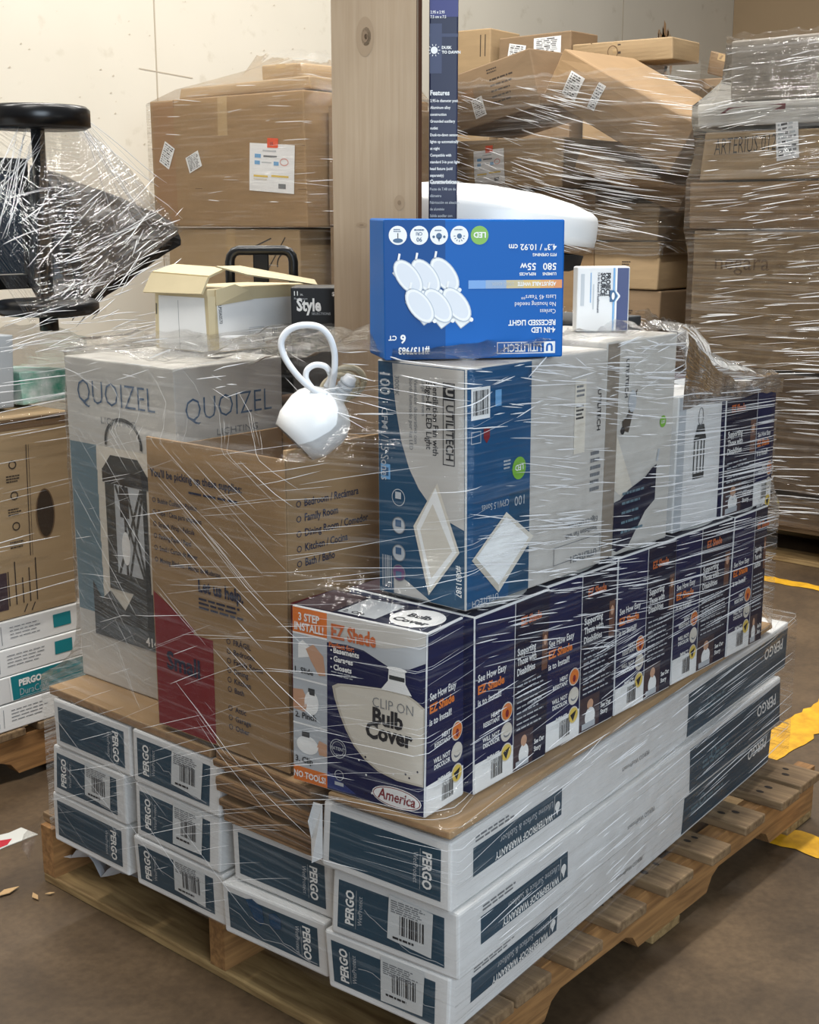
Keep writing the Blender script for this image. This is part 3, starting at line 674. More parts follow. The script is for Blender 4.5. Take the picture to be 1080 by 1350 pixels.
def ez_front(c, W, H):
    fc = 'F'; lw = W * .275
    c.rect(fc, 0.002, 0.002, W - .002, H - .002, NAVY, 1)
    c.poly(fc, [(lw, H - .002), (lw, H * .835), (W * .42, H * .845), (W * .55, H * .835), (W * .66, H * .80), (W * .74, H * .775), (W * .88, H * .79), (W - .002, H * .84), (W - .002, H - .002)], PGREY, 2)
    c.poly(fc, [(lw, H - .002), (lw, H * .90), (W * .5, H * .86), (W * .70, H * .87), (W - .002, H * .93), (W - .002, H - .002)], WHITE2, 2.4)
    c.text(fc, 'EZ Shade', lw + .008, H * .868, 0.0285, ORANGE2, 4, 0, 'l', 0.04, width=0.0205)
    c.text(fc, 'Perfect for:', lw + .004, H * .815, 0.0105, ORANGE2, 4, 0, 'l', 0.04, width=0.0098)
    for k, t in enumerate(('Basements', 'Garages', 'Closets')):
        c.disc(fc, lw + .008, H * .787 - k * .0125 + .003, .0014, PWHITE, 4); c.text(fc, t, lw + .012, H * .787 - k * .0125, 0.0115, PWHITE, 4, 0, 'l', 0.035, width=0.0105)
    c.bars(fc, lw + .008, H * .655, lw + .06, H * .69, 2, PGREY, 4, 5, fill=.35)
    # the bowl
    bw = [(.315, .60), (.33, .54), (.37, .455), (.42, .37), (.48, .295), (.56, .235), (.66, .19), (.80, .168), (.99, .172), (.99, .60), (.93, .63), (.86, .655), (.70, .655), (.50, .638), (.36, .622)]
    c.poly(fc, [(u * W, v * H) for u, v in bw], BEIGE2, 3)
    c.poly(fc, [(.04 * W + u * W * .95, .02 * H + v * H * .95) for u, v in bw], BEIGE, 3.5)
    c.poly(fc, [(.68 * W, .65 * H), (.73 * W, .705 * H), (.735 * W, .775 * H), (.85 * W, .775 * H), (.855 * W, .705 * H), (.90 * W, .65 * H)], PWHITE, 4)
    c.rect(fc, .738 * W, .715 * H, .848 * W, .738 * H, CHAR, 4.5); c.disc(fc, .793 * W, .775 * H, .072 * W, PWHITE, 4.6, ry=.012 * H)
    c.text(fc, 'CLIP ON', W * .62, H * .545, 0.021, INKG, 5, 0, 'l', -0.012, width=0.0185)
    c.text(fc, 'Bulb', W * .62, H * .455, 0.033, INK, 5, 0, 'l', 0.04, width=0.0295)
    c.text(fc, 'Cover', W * .57, H * .37, 0.033, INK, 5, 0, 'l', 0.04, width=0.0305)
    # badges
    c.ring(fc, lw + .020, H * .255, .0145, .0012, PGREY, 4); c.ring(fc, lw + .020, H * .255, .011, .0008, PGREY, 4); c.text(fc, 'PATENT', lw + .020, H * .245, .007, PGREY, 4, 0, 'c', 0.02)
    c.ring(fc, lw + .022, H * .105, .008, .001, PGREY, 4); c.rect(fc, lw + .014, H * .045, lw + .030, H * .065, PGREY, 4)
    c.poly(fc, [(lw, .03), (W * .5, .006), (W * .4, .004), (lw, .004)], mat('print_navy_star', '#2b3c77', .4), 2.5)
    for k in range(9):
        r_ = random.Random(k); u = r_.uniform(W * .45, W * .97); v = r_.uniform(.006, .07); c.disc(fc, u, v, .0018, PWHITE if k % 2 else NAVYK, 4, n=5)
    c.disc(fc, W * .80, H * .072, .042, PWHITE, 5, ry=.0155); c.disc(fc, W * .80, H * .072, .0405, RED, 5.5, ry=.0142); c.disc(fc, W * .80, H * .072, .039, PWHITE, 6, ry=.013)
    c.text(fc, 'America', W * .80, H * .072 - .006, 0.022, RED, 7, 0, 'c', 0.02, width=0.0185, shear=.2)
    # three steps
    c.rect(fc, .002, H * .85, lw, H - .002, ORANGE, 2); c.text(fc, '3 STEP', lw / 2, H * .925, .016, PWHITE, 4, 0, 'c', .03, width=.0135); c.text(fc, 'INSTALL!', lw / 2, H * .87, .016, PWHITE, 4, 0, 'c', .03, width=.0135)
    c.rect(fc, .002, .002, lw, H * .09, ORANGE, 2); c.text(fc, 'NO TOOLS!', lw / 2, H * .03, .0135, PWHITE, 4, 0, 'c', .03, width=.0112)
    for k, t in enumerate(('1. Slide', '2. Pinch', '3. Clip')):
        v0 = H * (.60 - .255 * k); c.rect(fc, .002, v0, lw, v0 + H * .245, PGREY, 2); c.rect(fc, .002, v0 + H * .245, lw, v0 + H * .255, PWHITE, 2.5)
        c.text(fc, t, .006, v0 + .008, .0125, INK, 4, 0, 'l', .02, width=.0125)
        if k == 0:
            c.poly(fc, [(.012, v0 + .052), (.02, v0 + .058), (.034, v0 + .05), (.038, v0 + .036), (.012, v0 + .03)], PWHITE, 2.6)
            c.poly(fc, [(.026, v0 + .046), (.04, v0 + .055), (.058, v0 + .04), (.062, v0 + .012), (.05, v0 + .01), (.035, v0 + .03)], SKIN, 3)
        if k == 1:
            c.poly(fc, [(.002, v0 + .05), (.02, v0 + .052), (.03, v0 + .035), (.024, v0 + .018), (.002, v0 + .02)], SKIN, 3)
            c.disc(fc, .036, v0 + .034, .013, PWHITE, 3, ry=.018); c.rect(fc, .030, v0 + .046, .042, v0 + .056, CHAR, 3)
        if k == 2:
            c.disc(fc, .028, v0 + .036, .02, PWHITE, 3, ry=.014); c.rect(fc, .018, v0 + .048, .032, v0 + .056, CHAR, 3.2)
            c.poly(fc, [(.064, v0 + .045), (.05, v0 + .048), (.046, v0 + .038), (.05, v0 + .026), (.064, v0 + .026)], SKIN, 3)
def ez_top(c, L, W):
    c.rect('T', 0.002, 0.002, W - .002, L - .002, NAVYK, 1)
    c.rect('T', 0.004, 0.004, W * .3, L - .004, mat('print_dark_photo', '#43343a', 0.5), 2)
    c.rect('T', W * .32, 0.01, W * .60, L - .01, PGREY, 2); c.text('T', '2. Clip', W * .34, L * .15, .014, INK, 3, 0, 'l', .02)
    c.disc('T', W * .80, L * .5, W * .17, PWHITE, 2, ry=L * .44); c.text('T', 'Bulb', W * .80, L * .5, .022, INK, 3, 0, 'c', .04); c.text('T', 'Cover', W * .80, L * .24, .022, INK, 3, 0, 'c', .04)
def ez(x0, x1, y0, y1, z0, z1, panels, label, yaw=0, seed=0, front=False):
    L, W, H = x1 - x0, y1 - y0, z1 - z0
    c = Carton('bulb_cover_carton', label, 'carton', (L, W, H), ((x0 + x1) / 2, (y0 + y1) / 2, z0), yaw, WHITE, jit=.0025, seed=seed, group='navy bulb cover cartons', n=4)
    if front: ez_front(c, W, H)
    else: c.rect('F', .002, .002, W - .002, H - .002, NAVY, 1)
    ez_top(c, L, W); u = 0.0
    for kind, fr in panels:
        w_ = L * fr
        if kind == 'h': ez_side(c, u + .001, w_ - .002, H)
        else: ez_story(c, u + .001, w_ - .002, H)
        u += w_
    c.build(); return c
EZ0, EZ1 = 0.466, 0.734
ez(-0.052, 0.045, 0.022, 0.256, EZ0, EZ1, [('h', 1)], 'navy bulb cover carton with its picture front showing, at the near corner of the row', 5.5, 21, True)
ez(0.060, 0.247, 0.018, 0.250, EZ0, EZ1, [('h', .52), ('s', .48)], 'navy bulb cover carton directly behind the one whose front picture shows', 1.5, 22)
ez(0.252, 0.450, 0.024, 0.255, EZ0, EZ1, [('h', .49), ('s', .51)], 'navy bulb cover carton, third along the row from the near corner', 0, 23)
ez(0.453, 0.641, 0.024, 0.255, EZ0, EZ1 + .003, [('h', .5), ('s', .5)], 'navy bulb cover carton, fourth along the row from the near corner', 0, 24)
ez(0.644, 0.842, 0.024, 0.255, EZ0, EZ1 + .004, [('h', .45), ('s', .55)], 'navy bulb cover carton, fifth along the row, under the white lantern carton', 0, 25)
ez(0.845, 0.992, 0.022, 0.255, EZ0, EZ1 + .004, [('h', .62), ('s', .38)], 'navy bulb cover carton at the far end of the lower row', 0, 26)
ez(0.812, 1.006, 0.030, 0.262, 0.7405, 0.972, [('s', .62), ('h', .38)], 'navy bulb cover carton standing on the lower row at its far end', 0, 27)

# ------------------------------------------------------------------ fan carton and its neighbours
L, W, H = .350, .162, .340
c = Carton('ventilation_fan_carton', 'blue and grey ventilation fan carton standing on the bulb cover row', 'carton', (L, W, H), (.057 + L / 2, .030 + W / 2, .7395), 0, UGREY, jit=.003, seed=31, n=5)
c.rect('F', .002, .002, W - .002, H - .002, UBLUE, 1)
arc = [(W * u, H * (1 - d) - .003) for u, d in ((.18, 0), (.195, .10), (.225, .2), (.28, .32), (.37, .43), (.48, .51), (.62, .575), (.78, .62), (.985, .65))]
c.poly('F', arc + [(W - .003, H - .003)], UGREY, 2)
c.poly('F', [(.03, .003), (.10, .003), (.055, .025), (.03, .035)], UGREY, 2)
c.frame('F', W - .040, H * .60, W - .019, H - .022, .0012, INK, 3)
c.text('F', 'UTILITECH', W - .034, H - .052, .019, INK, 4, -90, 'l', .015, width=.0162); c.rect('F', W - .0385, H - .046, W - .0205, H - .0245, INK, 3); c.text('F', 'U', W - .034, H - .028, .017, UGREY, 4, -90, 'l', .05)
for t, u, sz, k, v in (('Ventilation Fan with', .058, .0142, INK, .022), ('Edge-Lit LED Light', .070, .0142, INK, .022), ('Large Bathroom', .078, .0085, INKG, .022), ('Ventilador decorativo con', .092, .0095, INKG, .022), ('borde iluminado por luz LED', .101, .0095, INKG, .022), ('3000K', .128, .012, INKG, .02)):
    c.text('F', t, W - u, H - v, sz, k, 3, -90, 'l', .012 if k is INK else 0, width=sz * .9)
c.text('F', '100', .006, H - .018, .028, PGREY, 3, -90, 'l', .01, width=.024); c.text('F', 'CFM', .009, H - .067, .016, PGREY, 3, -90, 'l', .01); c.text('F', '/1.5 Sones', .007, H - .106, .021, PGREY, 3, -90, 'l', 0, width=.016)
c.rect('F', .006, H * .50, .024, H * .565, LBLUE, 2); c.rect('F', .009, H * .515, .021, H * .55, UBLUE2, 3)
tile = [(.112, H * .52), (.152, H * .245), (.096, H * .035), (.068, H * .32)]
c.poly('F', tile, BEIGE, 4); c.poly('F', [(.109, H * .50), (.147, H * .245), (.099, H * .065), (.074, H * .32)], PWHITE, 4.6); c.poly('F', [(.104, H * .43), (.139, H * .245), (.101, H * .11), (.081, H * .31)], BEIGE, 5)
for v, m_ in ((.43, None), (.31, PGREY), (.19, PGREY), (.085, PURPLE)):
    if m_: c.disc('F', .040, H * v + (.006 if m_ is PURPLE else 0), .0125, m_, 3)
    c.ring('F', .040, H * v + (.006 if m_ is PURPLE else 0), .0125, .0012, PGREY if m_ is None else INKG, 4)
    c.rect('F', .034, H * v - .002, .045, H * v + .008, PGREY if m_ is None else INKBL, 4)
c.text('F', '#0831387', W - .016, H * .19, .0135, PWHITE, 3, -90, 'l', .01, width=.0112); c.bars('F', .008, H * .03, .026, H * .17, 6, PGREY, 3, 4, True)
c.rect('R', .002, .002, .150, H - .002, UBLUE2, 1); c.rect('R', .100, .002, .150, H * .45, UBLUE, 1.5)
c.rect('R', .010, H - .072, .052, H - .028, PWHITE, 3); c.bars('R', .014, H - .066, .048, H - .032, 16, INK, 4, 9, True); c.rect('R', .064, H - .058, .078, H - .035, LBLUE, 3)
c.frame('R', .010, H - .105, .032, H - .088, .0012, PGREY, 3); c.poly('R', [(.038, H - .086), (.052, H - .086), (.052, H - .099), (.045, H - .107), (.038, H - .099)], RED, 3)
c.disc('R', .122, H * .55, .0165, GREEN, 3, ry=.0165); c.text('R', 'LED', .122, H * .565, .012, PWHITE, 4, 180, 'c', .02)
c.bars('R', .085, H * .555, .102, H * .60, 3, PGREY, 3, 6)
c.text('R', '100', .136, H * .43, .020, PGREY, 3, 180, 'l', 0, width=.019); c.text('R', 'CFM/1.5 Sones', .098, H * .43, .014, PGREY, 3, 180, 'l', 0, width=.0105)
t2 = [(.012, H * .21), (.092, H * .375), (.160, H * .235), (.075, H * .035)]
c.poly('R', t2, BEIGE, 4); c.poly('R', [(.022, H * .215), (.092, H * .355), (.148, H * .235), (.075, H * .07)], PWHITE, 4.6); c.poly('R', [(.012, H * .21), (.022, H * .215), (.075, H * .07), (.075, H * .035)], BEIGE2, 5)
c.text('R', 'UTILITECH', .075, .012, .013, PGREY, 3, 180, 'l', .01)
c.text('R', 'UTILITECH', .335, .028, .0155, INKG, 3, 180, 'l', .015); c.frame('R', .215, .022, .345, .050, .001, INKG, 3)
c.text('R', 'Ventilation Fan with', .335, .065, .011, INKG, 3, 180, 'l', .01); c.text('R', 'Edge-Lit LED Light', .335, .08, .011, INKG, 3, 180, 'l', .01)
c.rect('R', .262, H * .55, .292, H - .04, BEIGE, 2); c.bars('R', .266, H * .80, .288, H * .86, 3, INKG, 3, 8); c.bars('R', .266, H * .70, .288, H * .77, 4, INK, 3, 10)
c.text('R', 'UTILITECH', .325, H - .06, .0135, INK, 3, -90, 'l', .015)
c.bars('R', .31, H * .35, .34, H * .55, 6, INKG, 3, 18)
c.build()

L, W, H = .212, .225, .349
c = Carton('pendant_light_carton', 'tall grey pendant light carton with a navy swoosh, behind the fan carton', 'carton', (L, W, H), (.410 + L / 2, .032 + W / 2, .7405), 0, WHITE2, jit=.003, seed=32, n=4)
c.rect('R', .002, .002, .036, H - .003, mat('print_taupe', '#8f8578', .5), 1)
c.poly('R', [(.036, .09), (.036, .012), (.05, .006), (.085, .010), (.135, .06), (.165, .075), (.165, .135), (.150, .130), (.13, .118), (.08, .105), (.055, .092)], NAVYK, 2)
c.poly('R', [(.036, .11), (.055, .098), (.09, .108), (.036, .20)], BEIGE, 1.5)
c.poly('R', [(.05, .22), (.062, .225), (.085, .262), (.092, .268), (.088, .25), (.07, .20), (.052, .205)], mat('print_bronze', '#4c443c', .4), 3)
c.disc('R', .078, .250, .012, PGREY, 3.5, ry=.018); c.disc('R', .052, .205, .006, INK, 4)
c.disc('R', .178, .205, .010, GREEN, 3); c.text('R', 'LED', .178, .202, .007, PWHITE, 4, 0, 'c', .02)
c.line('R', .165, .14, .170, .16, .006, PGREY, 3); c.text('R', 'UTILITECH', .055, H - .03, .013, INK, 3, -90, 'l', .015)
for k in range(5): c.bars('R', .06, .03 + .016 * k, .13, .044 + .016 * k, 1, SLATE, 3, 70 + k, fill=.3)
c.build()

L, W, H = .156, .220, .238
c = Carton('lantern_carton', 'plain white lantern carton beside the upper bulb cover carton', 'carton', (L, W, H), (.648 + L / 2, .036 + W / 2, .7405), 0, WHITE, jit=.003, seed=33, n=4)
lx, ly = .078, .085
c.rect('R', .002, .002, .026, H - .002, PGREY, 1)
c.rect('R', lx - .019, ly + .002, lx + .019, ly + .012, CHAR, 3); c.poly('R', [(lx - .022, ly + .07), (lx - .010, ly + .098), (lx + .012, ly + .098), (lx + .022, ly + .07)], CHAR, 3)
for d in (-.018, -.006, .006, .016): c.rect('R', lx + d - .0015, ly + .01, lx + d + .0015, ly + .072, CHAR, 3)
c.ring('R', lx, ly + .112, .009, .0015, INKG, 3, ry=.016); c.line('R', lx, ly + .128, lx, H - .02, .0008, PGREY, 3)
c.build()

# ------------------------------------------------------------------ lantern carton at the left corner
L, W, H = .236, .300, .590
c = Carton('outdoor_lantern_carton', 'tall white outdoor lantern carton at the left corner of the load', 'carton', (L, W, H), (.036 + L / 2, .612 + W / 2, .4485), 0.6, WHITE2, jit=.004, seed=34, n=6)
c.text('F', 'QUOIZEL', .035, H - .078, .060, INKBL, 3, 0, 'l', -.014, width=.0515); c.text('F', 'LIGHTING', W * .33, H - .110, .017, INKG, 3, 0, 'l', 0, width=.0215)
c.rect('F', .003, .130, .080, H - .150, SLATE, 1); c.rect('F', .078, .135, .105, H - .150, BEIGE, 1)
c.rect('F', .105, .130, W - .003, H - .150, BEIGE, 1.5)
# lantern picture
a, b, z0, z1 = .100, .215, .205, .405
c.ring('F', .158, z1 + .045, .052, .006, CHAR, 4, ry=.045, a0=-.15, a1=math.pi + .15)
c.poly('F', [(a - .005, z1 - .005), (a + .02, z1 + .022), (b - .02, z1 + .022), (b + .005, z1 - .005)], CHAR, 4); c.rect('F', a - .006, z1 - .028, b + .006, z1 - .004, INK, 4)
c.rect('F', a, z0 - .02, b, z0 + .012, CHAR, 4); c.rect('F', a, z0, a + .026, z1 - .02, CHAR, 3.5); c.rect('F', b - .012, z0, b, z1 - .02, CHAR, 4); c.rect('F', a + .05, z0, a + .056, z1 - .02, INK, 4)
c.rect('F', a + .026, z0 + .01, b - .01, z1 - .026, PGREY, 3)
for q0, q1 in ((a + .03, b - .015), (b - .015, a + .03), (a + .06, b - .01), (b - .01, a + .06)): c.line('F', q0, z0 + .01, q1, z1 - .03, .006, CHAR, 4)
c.rect('F', a + .04, z1 - .085, a + .065, z1 - .03, INK, 4.5); c.disc('F', a + .052, z0 + .06, .012, PWHITE, 4.5, ry=.03)
c.poly('F', [(.05, .09), (.05, .19), (.075, .16), (.10, .18), (.14, .15), (.17, .19), (W - .003, .2), (W - .003, .09)], CHAR, 5); c.poly('F', [(.05, .09), (W - .003, .09), (W - .003, .125), (.05, .125)], mat('print_slate_dark', '#4a5156', .5), 5.5)
c.text('F', '41454', .195, .098, .022, PWHITE, 7, 0, 'l', .02)
c.rect('F', .003, .003, W - .003, .09, WHITE2, 1)
c.text('R', 'QUOIZEL', .020, H - .090, .056, INKBL, 3, 0, 'l', -.014, width=.0455); c.text('R', 'LIGHTING', L * .36, H - .120, .016, INKG, 3, 0, 'l', 0, width=.0205)
c.rect('R', .003, .10, .075, H - .150, SLATE, 1)
c.build()

# ------------------------------------------------------------------ open moving carton
mv = empty('moving_carton', (-.042, .283, .4565)); tag(mv, 'open brown moving carton with printed supplies list and red corner, holding white lamp', 'moving carton')
MW, ML, MH = .312, .300, .482
def panel(name, face, dims, loc, draw=None, hcut=0, seed=0):
    p = Carton(name, None, None, dims, loc, 0, KRAFT, jit=.0015, seed=seed, n=4, r=.0015)
    if draw: draw(p)
    o = p.build(); o.parent = mv; return o
def mv_front(c):
    W, H = MW, MH
    c.text('F', "You'll be picking up these supplies:", .008, H - .062, .0175, INKN, 3, 0, 'l', .02, width=.0152)
    c.bars('F', .10, H - .082, .25, H - .072, 1, INKN, 3, 1, fill=.35)
    for k, t in enumerate(('Bubble Cushion / Plástico', 'Tape / Cinta para empaques', 'Stretch Wrap / Película', 'Packing Paper / Papel', 'Small / Carton de Mover', 'Moving Blankets / Mantas de Mudanzas')):
        v = H - .104 - k * .0195; c.ring('F', .015, v + .004, .004, .0012, INKN, 3); c.text('F', t, .024, v, .0115, INKN, 3, 0, 'l', .012, width=.0092)
    c.text('F', 'Let us help.', .115, H - .232, .028, INKN, 3, 0, 'l', .035, width=.0225)
    c.bars('F', .115, H - .262, .235, H - .241, 3, INKN, 3, 3, fill=.5)
    c.rect('F', .003, .003, .145, .175, RED, 1); c.text('F', 'Small', .030, .105, .042, INKN, 3, 0, 'l', .03, width=.04)
    c.poly('F', [(.003, .175), (.003, .23), (.10, .185), (.10, .175)], RED, 1)
    for k, t in enumerate(('FRÁGIL', 'Bedroom', 'Family Room', 'Dining', 'Kitchen', 'Bath', '', 'Attic', 'Garage', 'Other')):
        v = .178 - k * .0155
        if t: c.ring('F', .182, v + .004, .0045, .0012, INKN, 3); c.text('F', t, .193, v, .0125, INKN, 3, 0, 'l', .012)
def mv_side(c):
    H = MH
    for k, t in enumerate(('Bedroom / Recámara', 'Family Room', 'Dining Room / Comedor', 'Kitchen / Cocina', 'Bath / Baño')):
        v = H - .075 - k * .0225; c.ring('R', .022, v + .005, .0048, .0013, INKN, 3); c.text('R', t, .034, v, .0165, INKN, 3, 0, 'l', .015, width=.0135)
    c.rect('R', .003, .12, .095, H - .215, RED, 1); c.text('R', 'pod', .022, H - .24, .026, PINK, 3, -90, 'l', .02); c.text('R', 'SM', .05, H - .27, .03, INKN, 3, 0, 'l', .03)
T_ = .005
panel('front_wall', 'F', (T_, MW, MH), (T_ / 2, MW / 2, 0), mv_front, seed=1)
panel('side_wall', 'R', (ML - 2 * T_ - .002, T_, MH + .012), (ML / 2, T_ / 2, 0), mv_side, seed=2)
panel('side_wall', 'L', (ML - 2 * T_ - .002, T_, MH - .02), (ML / 2, MW - T_ / 2, 0), None, seed=3)
panel('rear_wall', 'B', (T_, MW, MH - .015), (ML - T_ / 2, MW / 2, 0), None, seed=4)
p = Carton('floor_panel', None, None, (ML - 2 * T_ - .002, MW - 2 * T_ - .002, T_), (ML / 2, MW / 2, 0.001), 0, KRAFT, jit=0, n=2); o = p.build(); o.parent = mv
# ------------------------------------------------------------------ filler cartons that carry the things on top
def plainbox(label, x0, y0, x1, y1, z0, z1, m=KRAFT3, yaw=0, seed=0, name='cardboard_box', group=None, rx=0, ry=0, draw=None, jit=.004, cat='cardboard box'):
    L, W, H = x1 - x0, y1 - y0, z1 - z0
    c = Carton(name, label, cat, (L, W, H), ((x0 + x1) / 2, (y0 + y1) / 2, z0), yaw, m, jit=jit, seed=seed, group=group, rx=rx, ry=ry, n=5)
    if draw: draw(c, L, W, H)
    c.build(); return c
plainbox('black carton under the open cream carton and folding handle', .29, .735, .72, .955, .4485, 1.040, BLACKM, seed=41)
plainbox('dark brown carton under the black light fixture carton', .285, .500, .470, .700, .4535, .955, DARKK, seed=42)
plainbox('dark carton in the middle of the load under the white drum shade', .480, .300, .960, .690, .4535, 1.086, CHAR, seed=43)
# ------------------------------------------------------------------ oak plank and navy pole box, standing up in the load
yw = 22.0
c = Carton('oak_plank', 'pale oak flooring plank standing upright out of the middle of the load', 'plank', (.027, .144, 1.50), (.307, .414, .4535), yw, mat('plank_core', '#6b4327', 0.7, noise=.3, scale=40, stretch=(1, 1, .05)), jit=0, seed=51, n=6, r=.0008)
c.rect('F', .0005, .0005, .1435, 1.4995, OAK, 1, .08)
c.rect('R', .0, .001, .006, 1.499, OAK, 1, .2)
KN = mat('oak_knot', '#a28b70', .6); KN2 = mat('oak_knot_dark', '#8a735a', .6)
for (u, v, r, q) in ((.058, 1.10, .015, .030), (.06, 1.10, .008, .014), (.05, .81, .010, .004), (.115, .845, .009, .012)):
    c.disc('F', u, v, r, KN, 2, ry=q)
    c.disc('F', u, v, r * .35, KN2, 3, ry=q * .3)
c.build()
c = Carton('pole_box', 'tall narrow navy carton with white print, standing beside the oak plank', 'carton', (.06, .046, 1.50), (.3955, .349, .4535), 40, mat('pole_navy', '#141b3c', .35), jit=0, seed=52, n=4)
z = 1.115
c.rect('F', .0, 1.10, .0455, 1.105, mat('print_dusk', '#3a4260', .4), 1)
c.rect('F', .001, 1.045, .020, 1.12, mat('print_dusk', '#3a4260', .4), 1.2); c.rect('F', .001, 1.13, .0455, 1.18, mat('print_violet', '#3b3f78', .4), 1)
c.disc('F', .008, 1.080, .0055, PWHITE, 3)
for k in range(10): a = k * .628; c.line('F', .008 + .0068 * math.cos(a), 1.08 + .0068 * math.sin(a), .008 + .0095 * math.cos(a), 1.08 + .0095 * math.sin(a), .001, PWHITE, 3)
c.text('F', 'DUSK', .020, 1.082, .006, PWHITE, 3, 0, 'l', .04); c.text('F', 'TO DAWN', .020, 1.075, .006, PWHITE, 3, 0, 'l', .04)
for z, t in ((1.165, 'limited Warranty'), (1.157, 'años de garantía'), (1.135, '2.95 x 2.95'), (1.128, '7.5 cm x 7.5')): c.text('F', t, .002, z, .006, PWHITE, 3, 0, 'l', .02, width=.005)
z = 1.012; c.text('F', 'Features', .002, z, .0105, PWHITE, 3, 0, 'l', .03, width=.009)
for k, t in enumerate(('2.95-in diameter post', 'Aluminum alloy', 'construction', 'Grounded auxiliary', 'outlet', 'Dusk-to-dawn sensor,', 'lights up automatically', 'at night', 'Compatible with', 'standard 3-in post light', 'head fixture (sold', 'separately)', '1-year limited warranty')):
    z -= .0105; c.text('F', t, .002, z, .0062, PWHITE, 3, 0, 'l', .02, width=.0051)
z = .875; c.text('F', 'Características', .002, z, .009, PWHITE, 3, 0, 'l', .03, width=.0072)
for k, t in enumerate(('Poste de 7,48 cm de', 'diámetro', 'Fabricación en aleación', 'de aluminio', 'Salida auxiliar con', 'Sensor de', 'anochecer-amanecer', 'se enciende', 'automáticamente', 'Compatible con faroles', 'iluminación estándar', 'de 7,62 cm (se venden')):
    z -= .0105; c.text('F', t, .002, z, .0062, PGREY, 3, 0, 'l', .01, width=.0051)
c.build()

# ------------------------------------------------------------------ upside-down recessed light carton
L, W, H = .105, .260, .192
ax = math.radians(52)
c = Carton('recessed_light_carton', 'bright blue recessed light carton lying upside down on the fan carton', 'carton', (L, W, H), (.142 + L / 2 * math.cos(ax), .082 + L / 2 * math.sin(ax), 1.0815), 52, LEDB, jit=.0025, seed=53, n=5)
c.rect('F', .001, .001, W * .335, H - .001, LEDD, .6)
def up(u): return W - u
for k, (u, m_) in enumerate(((.020, PWHITE), (.050, PWHITE), (.078, PWHITE), (.107, PWHITE), (.136, GREEN))):
    v = H - .0215; c.disc('F', u, v, .0128, m_, 2)
    if k == 4: c.text('F', 'LED', u, v + .004, .0105, PWHITE, 3, 180, 'c', .03)
    elif k == 0: c.disc('F', u, v - .007, .007, UBLUE2, 3, ry=.003); c.line('F', u, v - .004, u, v + .003, .0012, INK, 3); c.bars('F', u - .006, v + .004, u + .006, v + .009, 2, INKBL, 3, 1)
    elif k == 1: c.text('F', '90', u, v - .003, .008, INKBL, 3, 180, 'c', .02); c.text('F', 'CRI', u, v + .004, .006, INKBL, 3, 180, 'c', .02); c.bars('F', u - .007, v + .005, u + .007, v + .009, 1, INKBL, 3, 2)
    elif k == 2: c.disc('F', u, v - .001, .0042, UBLUE2, 3); c.poly('F', [(u - .002, v - .003), (u + .002, v - .003), (u, v - .009)], UBLUE2, 3); c.disc('F', u - .0075, v - .002, .0018, INKBL, 3); c.disc('F', u + .0075, v - .002, .0018, INKBL, 3); c.bars('F', u - .006, v + .005, u + .006, v + .008, 1, INKBL, 3, 3)
    else:
        c.disc('F', u, v - .001, .0035, UBLUE2, 3); c.bars('F', u - .007, v + .006, u + .007, v + .009, 1, INKBL, 3, 4)
        for q in range(7): a = math.pi + q * math.pi / 6; c.line('F', u + .0055 * math.cos(a), v - .001 + .0055 * math.sin(a), u + .008 * math.cos(a), v - .001 + .008 * math.sin(a), .001, UBLUE2, 3)
WSH = mat('print_lamp_shadow', '#b9c2cc', .5)
def lampdisc(u, v, h):
    ca, sa = math.cos(math.radians(-52)), math.sin(math.radians(-52))
    for rr, r2, m_, hh in ((.028, .0155, WSH, h), (.0265, .0142, PWHITE, h + .25), (.0225, .0115, mat('print_lamp_face', '#dfe3e8', .5), h + .5)):
        c.poly('F', [(u + (rr * math.cos(t * .2618)) * ca - (r2 * math.sin(t * .2618)) * sa, v + (rr * math.cos(t * .2618)) * sa + (r2 * math.sin(t * .2618)) * ca) for t in range(24)], m_, hh)
for (u, v) in ((.012, .108), (.030, .068), (.055, .063), (.083, .063)):
    pts = [(u, v + .012), (u + .018, v + .022), (u + .043, v - .008), (u + .026, v - .020)]
    c.poly('F', pts, PWHITE, 2); c.pline('F', pts + pts[:1], .0012, PGREY, 2.4)
    for a, b in ((.016, .002), (.024, -.006)): c.disc('F', u + a, v + b, .0018, INKG, 2.6, n=8)
for k, (u, v) in enumerate(((.086, .117), (.059, .115), (.034, .114), (.103, .076), (.076, .075), (.050, .075))):
    lampdisc(u, v, 3 + k * .9)
    c.line('F', u - .014, v + .022, u - .012, v + .032, .003, PWHITE, 3 + k * .9)
    c.disc('F', u + .021, v - .021, .003, PWHITE, 3 + k * .9)
x = W - .012
for t, v, sz, bo in (('4.3" / 10.92 cm', H - .034, .0115, .02), ('FITS OPENING', H - .0465, .0055, .03), ('580', H - .060, .0135, .02), ('LUMENS', H - .073, .0055, .03)):
    c.text('F', t, x, v, sz, PWHITE, 3, 180, 'l', bo)
c.text('F', '55w', x - .030, H - .060, .0135, PWHITE, 3, 180, 'l', .02); c.text('F', 'REPLACES', x - .030, H - .073, .0055, PWHITE, 3, 180, 'l', .03)
g = [('#6fa0da', .12), ('#8fa9c9', .145), ('#c6b78c', .175), ('#dcb866', .20), ('#e3a45c', .225), ('#df8f50', .245)]
for k, (h_, u) in enumerate(g):
    u1 = g[k + 1][1] if k + 1 < len(g) else W - .003
    c.rect('F', u, H - .0945, u1, H - .083, mat('print_band_%d' % k, h_, .45), 2)
c.text('F', 'ADJUSTABLE WHITE', x, H - .086, .0075, PWHITE, 3, 180, 'l', .03, width=.0062); c.text('F', '2700K-6500K', x - .062, H - .086, .0065, PGREY, 3, 180, 'l', .0, width=.0058)
